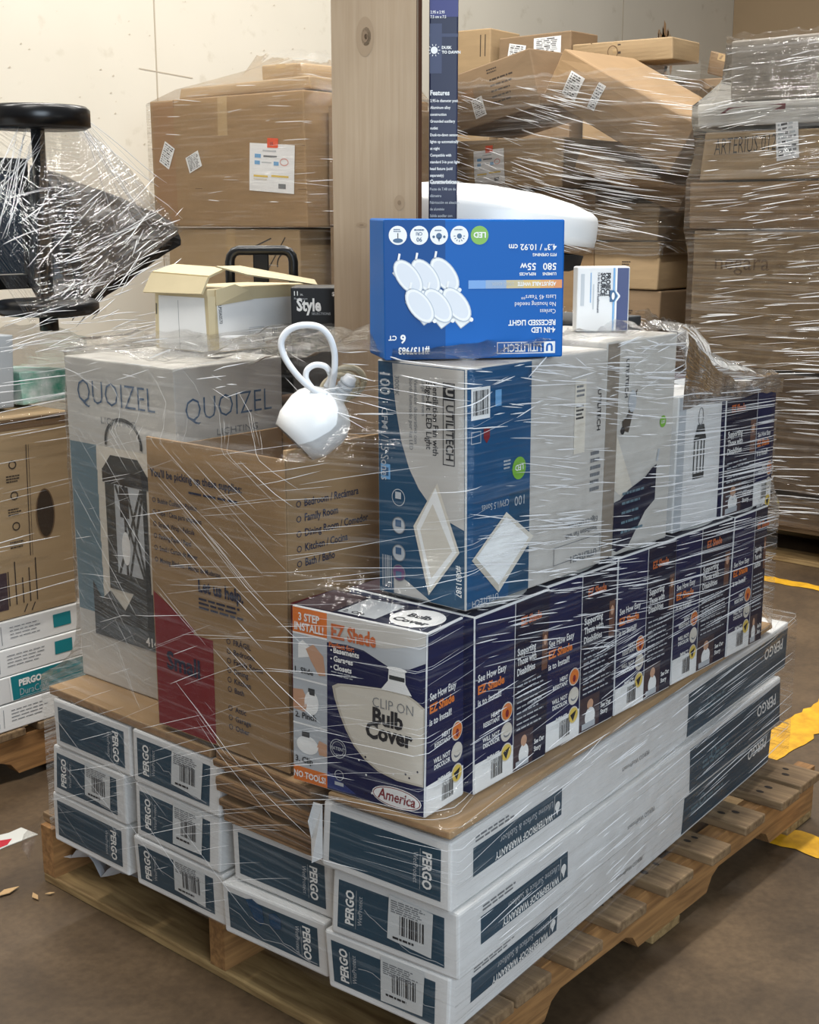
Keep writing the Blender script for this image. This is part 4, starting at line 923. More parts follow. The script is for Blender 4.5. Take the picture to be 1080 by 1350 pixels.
for t, v, sz, bo in (('Lasts 45 Years**', H - .104, .0088, 0), ('No housing needed', H - .114, .0088, 0), ('Canless', H - .124, .0088, 0), ('RECESSED LIGHT', H - .139, .0105, .03), ('4-IN LED', H - .1495, .0105, .03)):
    c.text('F', t, x, v, sz, PWHITE, 3, 180, 'l', bo, width=sz * .88)
c.text('F', '6', .030, H - .157, .0165, PWHITE, 3, 180, 'l', .03); c.text('F', 'CT', .017, H - .158, .009, PWHITE, 3, 180, 'l', .03)
c.text('F', '#1137983', .064, H - .1745, .0135, PWHITE, 3, 180, 'l', .03, width=.011)
c.frame('F', W - .098, .006, W - .012, .0225, .0012, PWHITE, 3); c.text('F', 'UTILITECH', W - .032, .0195, .0155, PWHITE, 4, 180, 'l', .02, width=.0118); c.rect('F', W - .0285, .0072, W - .0135, .0215, PWHITE, 3); c.text('F', 'U', W - .0155, .0195, .0145, LEDB, 4, 180, 'l', .05)
c.build()

# ------------------------------------------------------------------ small white and navy carton beside it
L, W, H = .040, .088, .106
c = Carton('light_kit_carton', 'small white carton with a navy edge, standing to the right of the blue carton', 'carton', (L, W, H), (.560, .142, 1.0905), 44, WHITE, jit=.001, seed=54, n=3)
c.poly('F', [(W - .0225, .002), (W - .002, .002), (W - .002, H - .002), (W - .0225, H - .002), (W - .0225, H * .62), (W - .0165, H * .55), (W - .0225, H * .47)], mat('print_project_navy', '#1d2f66', .4), 2)
c.pline('F', [(W - .0225, .002), (W - .0225, H * .47), (W - .0165, H * .55), (W - .0225, H * .62), (W - .0225, H - .002)], .0025, PWHITE, 2.6); c.pline('F', [(W - .0265, .002), (W - .0265, H * .46), (W - .0205, H * .55), (W - .0265, H * .63), (W - .0265, H - .002)], .003, LBLUE, 2.3)
c.poly('F', [(W - .033, H * .46), (W - .026, H * .46), (W - .020, H * .55), (W - .026, H * .64), (W - .033, H * .64)], UBLUE2, 3); c.disc('F', W - .0275, H * .55, .0025, PWHITE, 4, ry=.006)
c.text('F', 'PROJECT', W - .040, H - .010, .0105, INK, 3, -90, 'l', .05, width=.0098); c.text('F', 'SOURCE', W - .0485, H - .010, .0105, INK, 3, -90, 'l', .05, width=.0098)
c.text('F', '13-In Round Flushmount', W - .054, H - .010, .0055, INKN, 3, -90, 'l', .02, width=.0066)
c.bars('F', W - .0615, .012, W - .0595, H - .012, 1, PGREY, 3, 5); c.frame('F', W - .066, H * .45, W - .0645, H - .01, .0006, LBLUE, 3); c.rect('F', .006, H * .4, .012, H - .012, PGREY, 2)
c.build()

# ------------------------------------------------------------------ white drum shade
dr = empty('drum_ceiling_light', (.690, .490, 1.0865), 0); tag(dr, 'large white drum light shade over a black base, behind the blue carton', 'ceiling light')
m_ = MB(); m_.lathe([(.135, 0.0), (.142, .004), (.142, .10), (.136, .115)], BLACKM, 48); m_.build('base', dr)
M_ = Matrix.Rotation(math.radians(-3), 4, RIGHT.cross(Vector((0, 0, 1)))) @ Matrix.Translation((0, 0, 0.002))
T8 = Matrix.Translation((0, 0, .15)) @ Matrix.Rotation(math.radians(7), 4, Vector((VIEW.x, VIEW.y, 0))) @ Matrix.Translation((0, 0, -.15))
m_ = MB(); m_.lathe([(.195, .160), (.209, .158), (.211, .175), (.210, .204), (.207, .212), (.198, .219), (.16, .232), (.10, .243), (0.0005, .249)], OPAL, 64, T8)
sh = m_.build('shade', dr)
m_ = MB(); m_.lathe([(.17, .110), (.188, .118), (.192, .141), (.18, .141)], BLACKM, 48, T8, cap=False); m_.build('trim_ring', dr)

# ------------------------------------------------------------------ torn cream carton, folding handle, black fixture carton
L, W, H = .228, .152, .112
cr = empty('torn_carton', (.200 + L / 2, .712 + W / 2, 1.0425), 0); tag(cr, 'torn open cream carton with white panels and ragged flaps, on top of the lantern carton', 'carton')
c = Carton('body', None, None, (L, W, H), (0, 0, 0), 0, CREAM, jit=.003, seed=55, n=5)
c.rect('F', .012, .002, W - .010, H * .86, WHITE, 1); c.line('F', W * .45, .002, W * .45, H * .8, .001, INKG, 2); c.bars('F', .004, H * .45, .008, H * .8, 1, INK, 2, 4)
c.rect('R', .018, .002, L - .004, H * .80, WHITE, 1); c.text('R', 'LPS0A0570', .0215, H * .74, .010, INK, 2, -90, 'l', .01, width=.0072)
c.frame('R', .09, .008, .125, .040, .001, PGREY, 2); c.bars('R', .145, .012, .165, .036, 9, INKG, 2, 5, True); c.text('R', 'Y', .118, .012, .016, INKG, 2)
o = c.build(); o.parent = cr
def flap(name, pts, th=.004, m=CREAM):
    mb = MB(); n = len(pts); P_ = [Vector(p) for p in pts]; nn = (P_[1] - P_[0]).cross(P_[2] - P_[0]).normalized() * th
    vs = P_ + [p + nn for p in P_]; mb.add(vs, [tuple(reversed(range(n))), tuple(range(n, 2 * n))] + [(i, (i + 1) % n, (i + 1) % n + n, i + n) for i in range(n)], m)
    return mb.build(name, cr)
X0, X1, Y0, Y1 = -L / 2, L / 2, -W / 2, W / 2
flap('front_flap', [(X0 - .016, Y1 + .006, H - .012), (X0 - .010, Y0 + .004, H - .010), (X0 + .004, Y0 + .002, H + .018), (X0 + .0, Y1, H + .022)])
flap('top_flap', [(X0 + .0, Y1, H + .022), (X0 + .004, Y0 + .002, H + .018), (X0 + .06, Y0 + .02, H + .030), (X0 + .05, Y1, H + .034)])
flap('side_flap', [(X0 + .020, Y0 + .004, H + .036), (X0 + .08, Y0 - .012, H + .020), (X1 - .03, Y0 - .028, H + .003), (X1 + .008, Y0 - .030, H - .003), (X1 + .012, Y0 - .018, H + .006), (X0 + .10, Y0 + .03, H + .034)], .003)
flap('torn_edge', [(X0 + .012, Y0 - .004, H - .030), (X0 + .012, Y0 - .005, H - .002), (X0 + .055, Y0 - .007, H + .006), (X0 + .085, Y0 - .008, H - .006), (X0 + .10, Y0 - .005, H - .022)], .0022)
flap('torn_corner', [(X0 - .003, Y0 - .002, .0), (X0 - .006, Y0 - .003, H - .012), (X0 + .008, Y0 - .007, H - .014), (X0 + .006, Y0 - .005, .002)], .0022, CREAM)
hd = empty('folding_cart_handle', (.468, .864, 1.0405), math.radians(40.6)); tag(hd, 'black folding cart handle sticking up behind the torn cream carton', 'handle')
zt = .180
m_ = MB(); pts = [(0, .062, 0.0), (0, .062, zt - .03)] + [(0, .062 - .018 * (1 - math.cos(t)), zt - .03 + .022 * math.sin(t)) for t in (.5, 1.0, 1.57)] + [(0, -.044, zt - .008)] + [(0, -.044 - .018 * math.sin(t), zt - .03 + .022 * math.cos(t)) for t in (.57, 1.07, 1.57)] + [(0, -.062, 0.0)]
m_.tube(pts, .0095, BLACKP, 12); m_.build('grip', hd)
m_ = MB(); m_.box(-.006, -.014, 0, .006, .016, zt - .015, BLACK, .002); m_.build('post', hd)
m_ = MB(); m_.box(-.012, -.075, 0, .012, .075, .018, BLACKP, .003); m_.build('crossbar', hd)
L, W, H = .10, .088, .200
q = atd(417, 381, 2.30)
c = Carton('light_fixture_carton', 'black carton with white lettering, between the torn cream carton and the oak plank', 'carton', (L, W, H), (q.x + .038, q.y + .033, .9565), 40.6, mat('style_black', '#17191b', .4), jit=.001, seed=56, n=3)
c.text('F', 'Style', .010, H - .040, .030, PWHITE, 3, 0, 'l', .035, width=.022); c.text('F', 'SELECTIONS', .036, H - .047, .006, PGREY, 3)
c.text('F', '11', .006, H - .014, .0105, PWHITE, 3, 0, 'l', .02); c.text('F', 'in.', .017, H - .014, .006, PWHITE, 3); c.text('F', 'Flushmount', .006, H - .021, .005, PGREY, 3); c.text('F', '$29', W - .016, H - .014, .0095, PWHITE, 3, 0, 'l', .02)
c.rect('F', .002, .002, W - .002, H - .062, mat('style_grey', '#4a4846', .5), 1); c.rect('F', .040, H - .090, .058, H - .072, INK, 2)
c.build()

# ------------------------------------------------------------------ pendant lamp in the open moving carton
lp = empty('pendant_lamp', (.030, .296, .977), 0); tag(lp, 'white bell pendant lamp with looped white cord lying on the open moving carton', 'lamp')
neck = Vector((atd(446, 524, 1.91))) - Vector(lp.location); mouth = Vector((atd(388, 583, 1.89))) - Vector(lp.location)
axis = (mouth - neck).normalized(); R_ = axis.to_track_quat('Z', 'Y').to_matrix().to_4x4()
Mx = Matrix.Translation(neck) @ R_; Lh = (mouth - neck).length
m_ = MB(); m_.lathe([(.012, .0), (.026, .005), (.041, .016), (.049, .032), (.051, .046), (.047, Lh * .80), (.038, Lh * 1.0), (.0365, Lh * 1.0), (.044, Lh * .78), (.047, .046), (.030, .018)], OPAL, 40, Mx, False); m_.build('bell_shade', lp)
m_ = MB(); m_.lathe([(.0435, Lh * .80), (.0005, Lh * .78)], CHAR, 32, Mx, False); m_.lathe([(.018, Lh * .5), (.018, Lh * .95), (.0005, Lh * .96)], STEEL, 20, Mx, False); m_.build('socket_mouth_shadow', lp)  # charcoal disc stands for the shadow inside the bell's open mouth
nt_ = Vector(atd(463, 497, 1.90)) - Vector(lp.location)
m_ = MB(); m_.tube([neck + axis * .008, neck, neck.lerp(nt_, .35), neck.lerp(nt_, .7), nt_], [.012, .0115, .0105, .011, .009], CORD, 14)
for k in range(3): a = neck.lerp(nt_, .3 + .2 * k); m_.tube([a, a + (nt_ - neck).normalized() * .003], .0122, PGREY, 14)
m_.build('cord_grip', lp)
def smooth_path(P_, n=8):
    out = []
    for i in range(len(P_) - 1):
        p0, p1, p2, p3 = P_[max(i - 1, 0)], P_[i], P_[i + 1], P_[min(i + 2, len(P_) - 1)]
        for k in range(n):
            t = k / n; out.append(0.5 * ((2 * p1) + (p2 - p0) * t + (2 * p0 - 5 * p1 + 4 * p2 - p3) * t * t + (3 * p1 - p0 - 3 * p2 + p3) * t ** 3))
    out.append(P_[-1]); return out
o_ = Vector(lp.location)
loop = [Vector(atd(x, y, d)) - o_ for x, y, d in ((430, 522, 1.88), (408, 510, 1.875), (388, 490, 1.87), (374, 468, 1.87), (371, 450, 1.87), (380, 436, 1.87), (398, 429, 1.87), (420, 431, 1.875), (434, 444, 1.88), (441, 465, 1.885), (441, 490, 1.89), (438, 512, 1.90), (446, 520, 1.915))]
m_ = MB(); m_.tube(smooth_path(loop), .0048, CORD, 10)
loop = [Vector(atd(x, y, d)) - o_ for x, y, d in ((412, 512, 1.90), (404, 500, 1.90), (405, 488, 1.90), (416, 481, 1.90), (430, 484, 1.90), (436, 497, 1.905), (430, 510, 1.91))]
m_.tube(smooth_path(loop), .0044, CORD, 10); m_.build('cord_loop', lp)
m_ = MB(); rnd = random.Random(8)
cc = Vector(atd(452, 506, 1.935)) - o_
for k in range(5):
    r_ = .022 + .004 * rnd.random(); t_ = rnd.uniform(-.4, .4); P_ = []
    for i in range(13):
        a = i / 12 * 2 * math.pi; P_.append(cc + RIGHT * (r_ * math.cos(a) * 1.0 + .004 * k - .008) + Vector((0, 0, 1)) * (r_ * math.sin(a) * .85 + .003 * k - .008) + Vector((VIEW.x, VIEW.y, 0)) * (t_ * r_ * math.cos(a + k) + .004 * (k - 2)))
    m_.tube(smooth_path(P_, 3), .0036, CORD2, 8)
m_.build('coiled_cord', lp)

# small things on the front pallet
m_ = MB(); rnd = random.Random(3)
pts = []
for i in range(9):
    for j in range(7): pts.append(Vector((.02 + .10 * j / 6 + rnd.uniform(-.004, .004), .80 + .19 * i / 8, .026 + .075 * (1 - j / 6) * (.4 + .6 * math.sin(i * .7 + 1) ** 2) + rnd.uniform(-.004, .004))))
m_.add(pts, [(i * 7 + j, i * 7 + j + 1, i * 7 + 7 + j + 1, i * 7 + 7 + j) for i in range(8) for j in range(6)], mat('white_plastic_scrap', '#c9ccd2', .35))
tag(m_.build('plastic_sheet_scrap'), 'crumpled white plastic scrap on the open left end of the front pallet', 'plastic scrap')

# tape and chips on the floor
def flat(name, pts, m, label, cat, z=.0022, group=None):
    mb = MB(); vs = [Vector((x, y, z)) for x, y in pts]; n = len(vs)
    mb.add([v - Vector((0, 0, .0016)) for v in vs] + vs, [tuple(range(n)), tuple(range(n, 2 * n))] + [(i, (i + 1) % n, (i + 1) % n + n, i + n) for i in range(n)], m)
    return tag(mb.build(name), label, cat, group)
A = [at(x, y, 2, 0) for x, y in ((50, 1101), (28, 1092), (12, 1099), (-40, 1112), (-40, 1138), (10, 1116))]
t0 = flat('floor_tape', [(p.x, p.y) for p in A], mat('white_floor_tape', '#cfcfc8', .5), 'white and red strip of floor tape left of the front pallet', 'floor tape')
B_ = [at(x, y, 2, 0) for x, y in ((16, 1107), (-40, 1116), (-40, 1136), (10, 1115))]
mb = MB(); mb.add([Vector((p.x, p.y, .0027)) for p in B_], [(0, 1, 2, 3)], mat('red_floor_tape', '#b32232', .5)); o = mb.build('red_band', t0)
for k, (x, y, s_, lab) in enumerate(((10, 1178, .026, 'pale wood splinter on the concrete at the left picture edge, the largest'), (47, 1184, .016, 'small pale wood splinter on the concrete, standing out alone below the floor tape'), (66, 1180, .009, 'tiny wood splinter on the concrete nearest to the left pallet corner'))):
    p = at(x, y, 2, 0); a = k * 1.3
    d = Vector((math.cos(a), math.sin(a))) * s_; n_ = Vector((-d.y, d.x)) * .3
    flat('wood_splinter', [(p.x - d.x, p.y - d.y), (p.x - n_.x, p.y - n_.y), (p.x + d.x, p.y + d.y), (p.x + n_.x * 1.4, p.y + n_.y * 1.4)], mat('splinter_wood', '#b9976a', .7), lab, 'wood splinter', .005, 'wood splinters on the floor')

# ------------------------------------------------------------------ the left pallet behind
YL = 1.475
pallet('pallet', 'wooden pallet of the left rear load, under the teal-labelled flooring cartons', (-.85, YL, 0), 0, 1.30, 1.02, [(-.02 + .145 * k, .09 + .145 * k) for k in range(9)], h=.128, seed=4, overhang=(.004, .0), sm=PALX)
FL = [('white flooring carton at the bottom of the left rear load', None), ('white flooring carton with a teal label in the left rear load', 'teal'), ('plain white flooring carton just above the teal-labelled one in the left rear load', None), ('white flooring carton topmost in the left rear load, under the big brown carton', None)]
zz = .130
for k, (lab, tl) in enumerate(FL):
    h = .0635
    c = Carton('flooring_carton', lab, 'flooring carton', (1.30, .24, h), (-.20, YL + .118, zz), 0, WHITE, jit=.003, seed=90 + k, group='white flooring cartons on the left rear pallet', n=8)
    off = .85
    if tl:
        c.poly('R', [(off + .232, .003), (off + .226, h - .002), (off + .45, h - .002), (off + .45, .003)], TEAL, 1); c.line('R', off + .230, .002, off + .225, h - .002, .004, PWHITE, 2)
        c.text('R', 'PERGO', off + .248, h * .54, .022, PWHITE, 3, 0, 'l', .05, width=.019); c.text('R', 'DuraCraft', off + .250, h * .17, .024, PGREY, 3, 0, 'l', -.01, width=.019); c.line('R', off + .25, h * .1, off + .38, h * .1, .001, PGREY, 3)
        c.bars('R', off + .10, h * .2, off + .21, h * .7, 3, PGREY, 2, 3)
    else:
        c.bars('R', off + .225 + .012 * (k % 2), h * .3, off + .33, h * .82, 4, INKG, 2, 4 + k, fill=.22); c.line('R', off + .205 + .01 * (k % 2), h * .15, off + .205 + .01 * (k % 2), h * .85, .0015, INKG, 2)
        c.text('R', 'PERGO', off + .195, h * .36, .016, PGREY, 2, 180, 'l', .0); c.rect('R', off + .352, h * .3, off + .40, h * .8, TEAL, 2) if k > 1 else None
    c.build(); zz += h + .0012
zb = zz
def bigbrown(c, L, W, H):
    off = 1.05
    c.rect('R', off + .010, H - .028, L - .002, H - .004, KRAFTD, 1); c.bars('R', .3, H - .022, L - .01, H - .008, 2, INKB, 2, 2)
    c.ring('R', off + .145, H * .50, .022, .022, mat('hand_hole', '#3a2c1e', .9), 2, ry=.055); c.ring('R', off + .145, H * .5, .025, .003, KRAFTD, 3, ry=.058)
    for k in range(3):
        c.bars('R', off + .05 + .0 * k, H * .68 - .075 * k, off + .085, H * .72 - .075 * k, 3, INKB, 2, 20 + k); c.ring('R', off + .068, H * .77 - .07 * k, .010, .003, INKB, 2)
    c.line('R', off + .10, H * .30, off + .105, H * .86, .002, INKB, 2); c.line('R', off + .106, H * .30, off + .111, H * .86, .001, INKB, 2)
    for k in range(6): c.rect('R', off + .02 + .018 * k, .03, off + .023 + .018 * k, .03 + .06 + .02 * (k % 3), INKB, 2)
    for k in range(2): c.line('R', off + .075 + .02 * k, .008, off + .085 + .02 * k, .026, .003, INKB, 2)
    c.rect('R', off + .008, H * .05, off + .036, H * .24, mat('print_dark_photo', '#43343a', 0.5), 2)
H_ = .455
c = Carton('cardboard_box', 'large brown cardboard box with a hand hole on the left rear flooring cartons', 'cardboard box', (1.27, .48, H_), (-.215, YL + .245, zb), 0, KRAFT2, jit=.006, seed=95, n=8)
bigbrown(c, 1.27, .48, H_); c.build()
zc = zb + H_ + .008
c = Carton('foam_slab', 'grey foam slab wrapped on top of the large brown box at the left', 'foam slab', (1.20, .42, .16), (-.25, YL + .30, zc), 0, mat('grey_foam', '#a7acb0', .6, noise=.12, scale=6), jit=.01, seed=96, n=8); c.build()
c = Carton('green_bag', 'green and white bag poking out beside the foam slab', 'bag', (.18, .2, .07), (.45, YL + .22, zc), 8, mat('green_bag', '#2f8f74', .5, noise=.5, scale=14, color2='#d6dad8'), jit=.012, seed=97, n=5); c.build()
plainbox('brown cardboard box at the back of the left rear load', -.84, YL + .52, .58, YL + .98, .130, zc + .15, KRAFT3, seed=98, jit=.006)
# black two-disc fixture
zf = zc + .162
FY = 1.625; BX = at(54, 150, 1, FY)
bl = empty('black_pendant_fixture', (BX.x - .012, FY, zf), 0); tag(bl, 'black two-disc light fixture standing upright, wrapped in film on the left rear load', 'light fixture')
zl = at(54, 408, 1, FY).z - zf
zu0, zu1 = at(54, 178, 1, FY).z - zf, at(54, 141, 1, FY).z - zf
m_ = MB(); m_.lathe([(.11, zl - .012), (.118, zl - .006), (.118, zl + .014), (.108, zl + .022), (.02, zl + .024)], BLACK, 44); m_.build('lower_disc', bl)
m_ = MB(); m_.lathe([(.108, zu0 + .012), (.120, zu0 + .018), (.120, zu1 - .008), (.112, zu1), (.002, zu1 + .002)], BLACK, 44); m_.build('upper_disc', bl)
m_ = MB(); m_.lathe([(.0155, zl), (.0155, zu0 + .03)], BLACK, 20); m_.build('rod', bl)
m_ = MB(); m_.lathe([(.022, .0), (.022, max(zl - .008, .01))], BLACK, 20); m_.build('mount', bl)
# black lantern frame with dark glass, and a film-wrapped black sack
def P3(x, y, yy): return at(x, y, 1, yy)
lf = empty('black_glass_lantern', (.30, 2.02, zf), 0); tag(lf, 'black framed lantern with dark glass panes at the left picture edge', 'lantern')
zt_ = P3(0, 214, 2.02).z - zf; zb_ = P3(0, 372, 2.02).z - zf; x1_ = P3(42, 300, 2.02).x - .30
m_ = MB(); m_.box(-.42, 0, zt_ - .018, x1_, .30, zt_ + .012, BLACK, .002); m_.box(-.42, 0, zb_ - .02, x1_, .30, zb_ + .018, BLACK, .002)
for xx in (-.42, x1_ - .022): m_.box(xx, 0, zb_, xx + .022, .022, zt_, BLACK, .002); m_.box(xx, .278, zb_, xx + .022, .30, zt_, BLACK, .002)
m_.box(-.42, .001, zt_ - .055, x1_, .012, zt_ - .045, BLACK, .001); m_.build('frame', lf)
m_ = MB(); m_.box(-.39, .008, zb_ + .02, x1_ - .024, .014, zt_ - .02, GLASSD, .001); m_.build('glass_pane', lf)
m_ = MB(); m_.box(-.3, .1, 0, x1_ - .1, .2, max(zb_ - .02, .01), BLACK, .002); m_.build('foot', lf)
sk_px = [(46, 222, 1.92), (130, 252, 1.90), (236, 300, 1.88), (236, 322, 1.86), (170, 370, 1.82), (112, 412, 1.80), (66, 424, 1.80), (46, 380, 1.88)]
m_ = MB(); front = [P3(x, y, yy) for x, y, yy in sk_px]; back = [p + Vector((.05, .10, .01)) for p in front]
cfr = sum(front, Vector()) / len(front) + Vector((-.01, -.05, 0)); cbk = cfr + Vector((.05, .18, 0)); n = len(front)
rings = [[cfr] * n, [cfr.lerp(p, .55) + Vector((0, -.015, 0)) for p in front], front, [p + Vector((.03, .06, .012)) for p in front], back, [cbk] * n]
vs = []; fs = []
for rg in rings: vs += rg
for k in range(len(rings) - 1):
    for i in range(n): j = (i + 1) % n; fs.append((k * n + i, (k + 1) * n + i, (k + 1) * n + j, k * n + j))
m_.add(vs, fs, BLACKP, False); o = m_.build('black_sack'); tag(o, 'black plastic-wrapped bundle sloping down to the right on the left rear load', 'bundle')
md = o.modifiers.new('sub', 'SUBSURF'); md.levels = 2; md.render_levels = 2; md.subdivision_type = 'SIMPLE'
tx = bpy.data.textures.new('crumple', 'CLOUDS'); tx.noise_scale = .05; dm = o.modifiers.new('crumple', 'DISPLACE'); dm.texture = tx; dm.strength = .035; dm.texture_coords = 'GLOBAL'

# ------------------------------------------------------------------ background stacks
def seams(c, L, W, H, tape=True):
    c.line('F', .0, H * .52, W, H * .52, .0015, KRAFTD, 1)
def flaps(c, L, W, H):
    c.line('F', W * .5, 0, W * .5, H, .002, KRAFTD, 1); c.rect('F', W * .5 - .03, H * .7, W * .5 + .03, H, KTAPE, 1.4)
def sticker(c, name, lab, u, v, w_, h_, rot=0, kind='ship', seed=0):
    b = c.sub(name, lab); a = math.radians(rot); ca, sa = math.cos(a), math.sin(a)
    def q(x, y): return (u + x * ca - y * sa, v + x * sa + y * ca)
    b.quad('F', [q(0, 0), q(w_, 0), q(w_, h_), q(0, h_)], PAPER, 8)
    def r(x0, y0, x1, y1, m): b.poly('F', [q(x0, y0), q(x1, y0), q(x1, y1), q(x0, y1)], m, 11)
    rnd = random.Random(seed)
    if kind == 'sheet':
        r(w_ * .12, h_ * .70, w_ * .26, h_ * .78, LBLUE); r(w_ * .12, h_ * .56, w_ * .24, h_ * .64, LBLUE); r(w_ * .55, h_ * .56, w_ * .66, h_ * .64, LBLUE)
        r(w_ * .32, h_ * .72, w_ * .62, h_ * .76, INKG); r(w_ * .30, h_ * .84, w_ * .60, h_ * .87, PGREY); r(w_ * .10, h_ * .30, w_ * .42, h_ * .34, YELLOW); r(w_ * .5, h_ * .32, w_ * .88, h_ * .36, YELLOW); r(w_ * .1, h_ * .24, w_ * .4, h_ * .27, BEIGE)
        r(w_ * .66, h_ * .09, w_ * .82, h_ * .19, INKG); r(w_ * .28, h_ * .6, w_ * .5, h_ * .62, PGREY)
        cx, cy = w_ * .78, h_ * .64; pts = [q(cx + w_ * .09 * math.cos(t * .5236), cy + h_ * .07 * math.sin(t * .5236)) for t in range(13)]; b.pline('F', pts, .004, PINK, 11)
        r(w_ * .40, h_ * .92, w_ * .64, h_ * 1.12, SAFETY); b.text('F', '15', *q(w_ * .47, h_ * .97), h_ * .10, RED, 13, rot, 'l', .03)
    else:
        for k in range(9):
            y = h_ * (.08 + .1 * k); x = w_ * .1
            while x < w_ * .8: d = rnd.uniform(.08, .3) * w_; r(x, y, min(x + d, w_ * .9), y + h_ * .05, rnd.choice((INK, INKG, INKG, PGREY))); x += d + .06 * w_
def xbox(label, X, dx, px0, py0, px1, py1, m=KRAFT3, seed=0, rx=0, yaw=0, draw=None, group='brown cardboard boxes of the wrapped rear stacks', jit=.008, name='cardboard_box', dz=None, zfix=None, bulge=.006):
    """face on the plane X, spanning the given picture box"""
    a, b = at(px0, (py0 + py1) / 2, 0, X), at(px1, (py0 + py1) / 2, 0, X); zt = at((px0 + px1) / 2, py0, 0, X).z; zb = at((px0 + px1) / 2, py1, 0, X).z
    if zfix is not None: zb = zfix
    W, H = a.y - b.y, zt - zb
    loc = Vector((X + dx / 2, (a.y + b.y) / 2, zb))
    rx = -rx
    if rx: loc = Vector((loc.x, loc.y, zb + H / 2)) - (Euler((math.radians(rx), 0, 0)).to_matrix() @ Vector((0, 0, H / 2)))
    c = Carton(name, label, 'cardboard box', (dx, W, H), loc, yaw, m, jit=jit, seed=seed, group=group, rx=rx, n=5, bulge=bulge, r=.006)
    if draw: draw(c, dx, W, H)
    c.build(); return c
def prism(c):
    cs = []
    o = c.o; bpy.context.view_layer.update(); ps = [o.matrix_world @ Vector(v) for v in o.bound_box]
    zs = [p.z for p in ps]; return ([(p.x, p.y) for p in ps], min(zs), max(zs))
ML = []
XM = 2.6
def d1(c, L, W, H):
    flaps(c, L, W, H * .0 + H); c.rect('F', W * .02, .01, W * .17, H - .01, mat('kraft_strip', '#9d7a57', .75), .8); c.line('F', W * .17, 0, W * .17, H, .004, KRAFTD, 1.2)
    c.line('F', .0, H * .62, W, H * .60, .003, KRAFTD, 1); c.line('F', W * .3, H * .3, W, H * .28, .003, KRAFTD, 1)
    sticker(c, 'paper_sheet', 'white pallet sheet with an orange sticker', W * .66, H * .28, .262, .195, -4, 'sheet', 2)
    sticker(c, 'barcode_label', None, W * .055, H * .52, .075, .10, -28, 'ship', 3)
    sticker(c, 'torn_tape', None, W * .27, H * .42, .09, .07, 20, 'ship', 4)
def d2(c, L, W, H):
    INKM = mat('marker_ink', '#2b2622', .7)
    c.pline('F', [(W * .62, H * .82), (W * .70, H * .86), (W * .80, H * .92)], .006, INKM, 2); c.line('F', W * .72, H * .68, W * .74, H * .84, .006, INKM, 2)
    c.line('F', W * .78, H * .66, W * .90, H * .93, .006, INKM, 2); c.ring('F', W * .90, H * .70, .05, .007, INKM, 2, a0=.2, a1=3.4); flaps(c, L, W, H)
zP = .142
pallet('pallet', 'wooden pallet under the brown stack behind the torn cream carton', (XM + .02, 2.84, 0), 0, .80, .98, [(.145 * k, .09 + .145 * k) for k in range(6)], seed=7, notch=False)
a = xbox('wide brown box at the bottom of the stack behind the torn cream carton', XM, .78, 214, 452, 396, 640, KRAFT3, 101, zfix=zP); ML.append(a)
a = xbox('brown box with black marker strokes behind the folding cart handle', XM + .01, .76, 226, 302, 395, 450, KRAFT2, 102, draw=d2); ML.append(a)
a = xbox('large upper brown box with a white pallet sheet, above the black marker strokes', XM - .01, .78, 203, 126, 402, 299, KRAFT, 103, draw=d1); ML.append(a)
a = xbox('thin brown box lying across the top of the stack left of the oak plank', XM + .05, .66, 236, 108, 410, 124, KRAFT2, 104); ML.append(a)
a = xbox('small brown box on the very top of the stack left of the oak plank', XM + .12, .36, 345, 84, 398, 105, KRAFT2, 105, draw=flaps); ML.append(a)
for k, (z0, z1, lab) in enumerate(((1.24, 1.72, 'upper narrow brown box at the right flank of the stack left of the plank'), (.69, 1.235, 'middle narrow brown box at the right flank of the stack left of the plank'), (.142, .685, 'lowest narrow brown box at the right flank of the stack left of the plank'))):
    c = plainbox(lab, XM + .10, 2.715, XM + .72, 2.835, z0, z1, KRAFT3, 0, 110 + k, group='brown cardboard boxes of the wrapped rear stacks'); ML.append(c)
CT = []
XC = 3.5
G = 'brown boxes of the tall stack behind the drum shade'
pallet('pallet', 'wooden pallet under the tall centre rear stack of brown boxes', (XC + .02, 1.62, 0), 0, .95, 1.35, [(.145 * k, .09 + .145 * k) for k in range(7)], seed=8, notch=False)
def lit(c, L, W, H): c.bars('F', W * .45, H * .45, W * .6, H * .6, 3, INKB, 1, 5)
a = xbox('bottom left brown box of the centre rear stack', XC, .9, 600, 450, 783, 640, KRAFT3, 120, group=G, zfix=.142); CT.append(a)
a = xbox('bottom right brown box of the centre rear stack', XC, .5, 786, 449, 872, 640, KRAFT3, 121, group=G, zfix=.142); CT.append(a)
a = xbox('brown box level with the small white carton, third up in the centre rear stack', XC, .5, 786, 383, 868, 446, KRAFT3, 122, group=G, draw=lit); CT.append(a)
a = xbox('brown box fourth up in the centre rear stack, right of the drum shade base', XC, .5, 785, 319, 868, 381, KRAFT2, 123, group=G, draw=lit); CT.append(a)
a = xbox('brown box fifth up in the centre rear stack, right of the white drum shade', XC, .5, 786, 268, 870, 317, KRAFT2, 124, group=G, draw=lit); CT.append(a)
a = xbox('large brown box hidden mostly by the drum shade in the centre rear stack', XC, .9, 596, 252, 783, 447, KRAFT, 125, group=G); CT.append(a)
def dsheet(c, L, W, H): sticker(c, 'paper_sheet', 'white pallet sheet with an orange sticker', W * .285, H * .06, .17, .150, 4, 'sheet', 6); seams(c, L, W, H)
a = xbox('brown box with the white pallet sheet above the drum shade', XC - .02, .9, 585, 184, 744, 249, KRAFT2, 126, group=G, draw=dsheet); CT.append(a)
a = xbox('sagging flat brown box sloping down behind the small white carton', XC - .01, .7, 756, 222, 905, 252, KRAFT, 127, rx=-20, group=G, draw=flaps); CT.append(a)
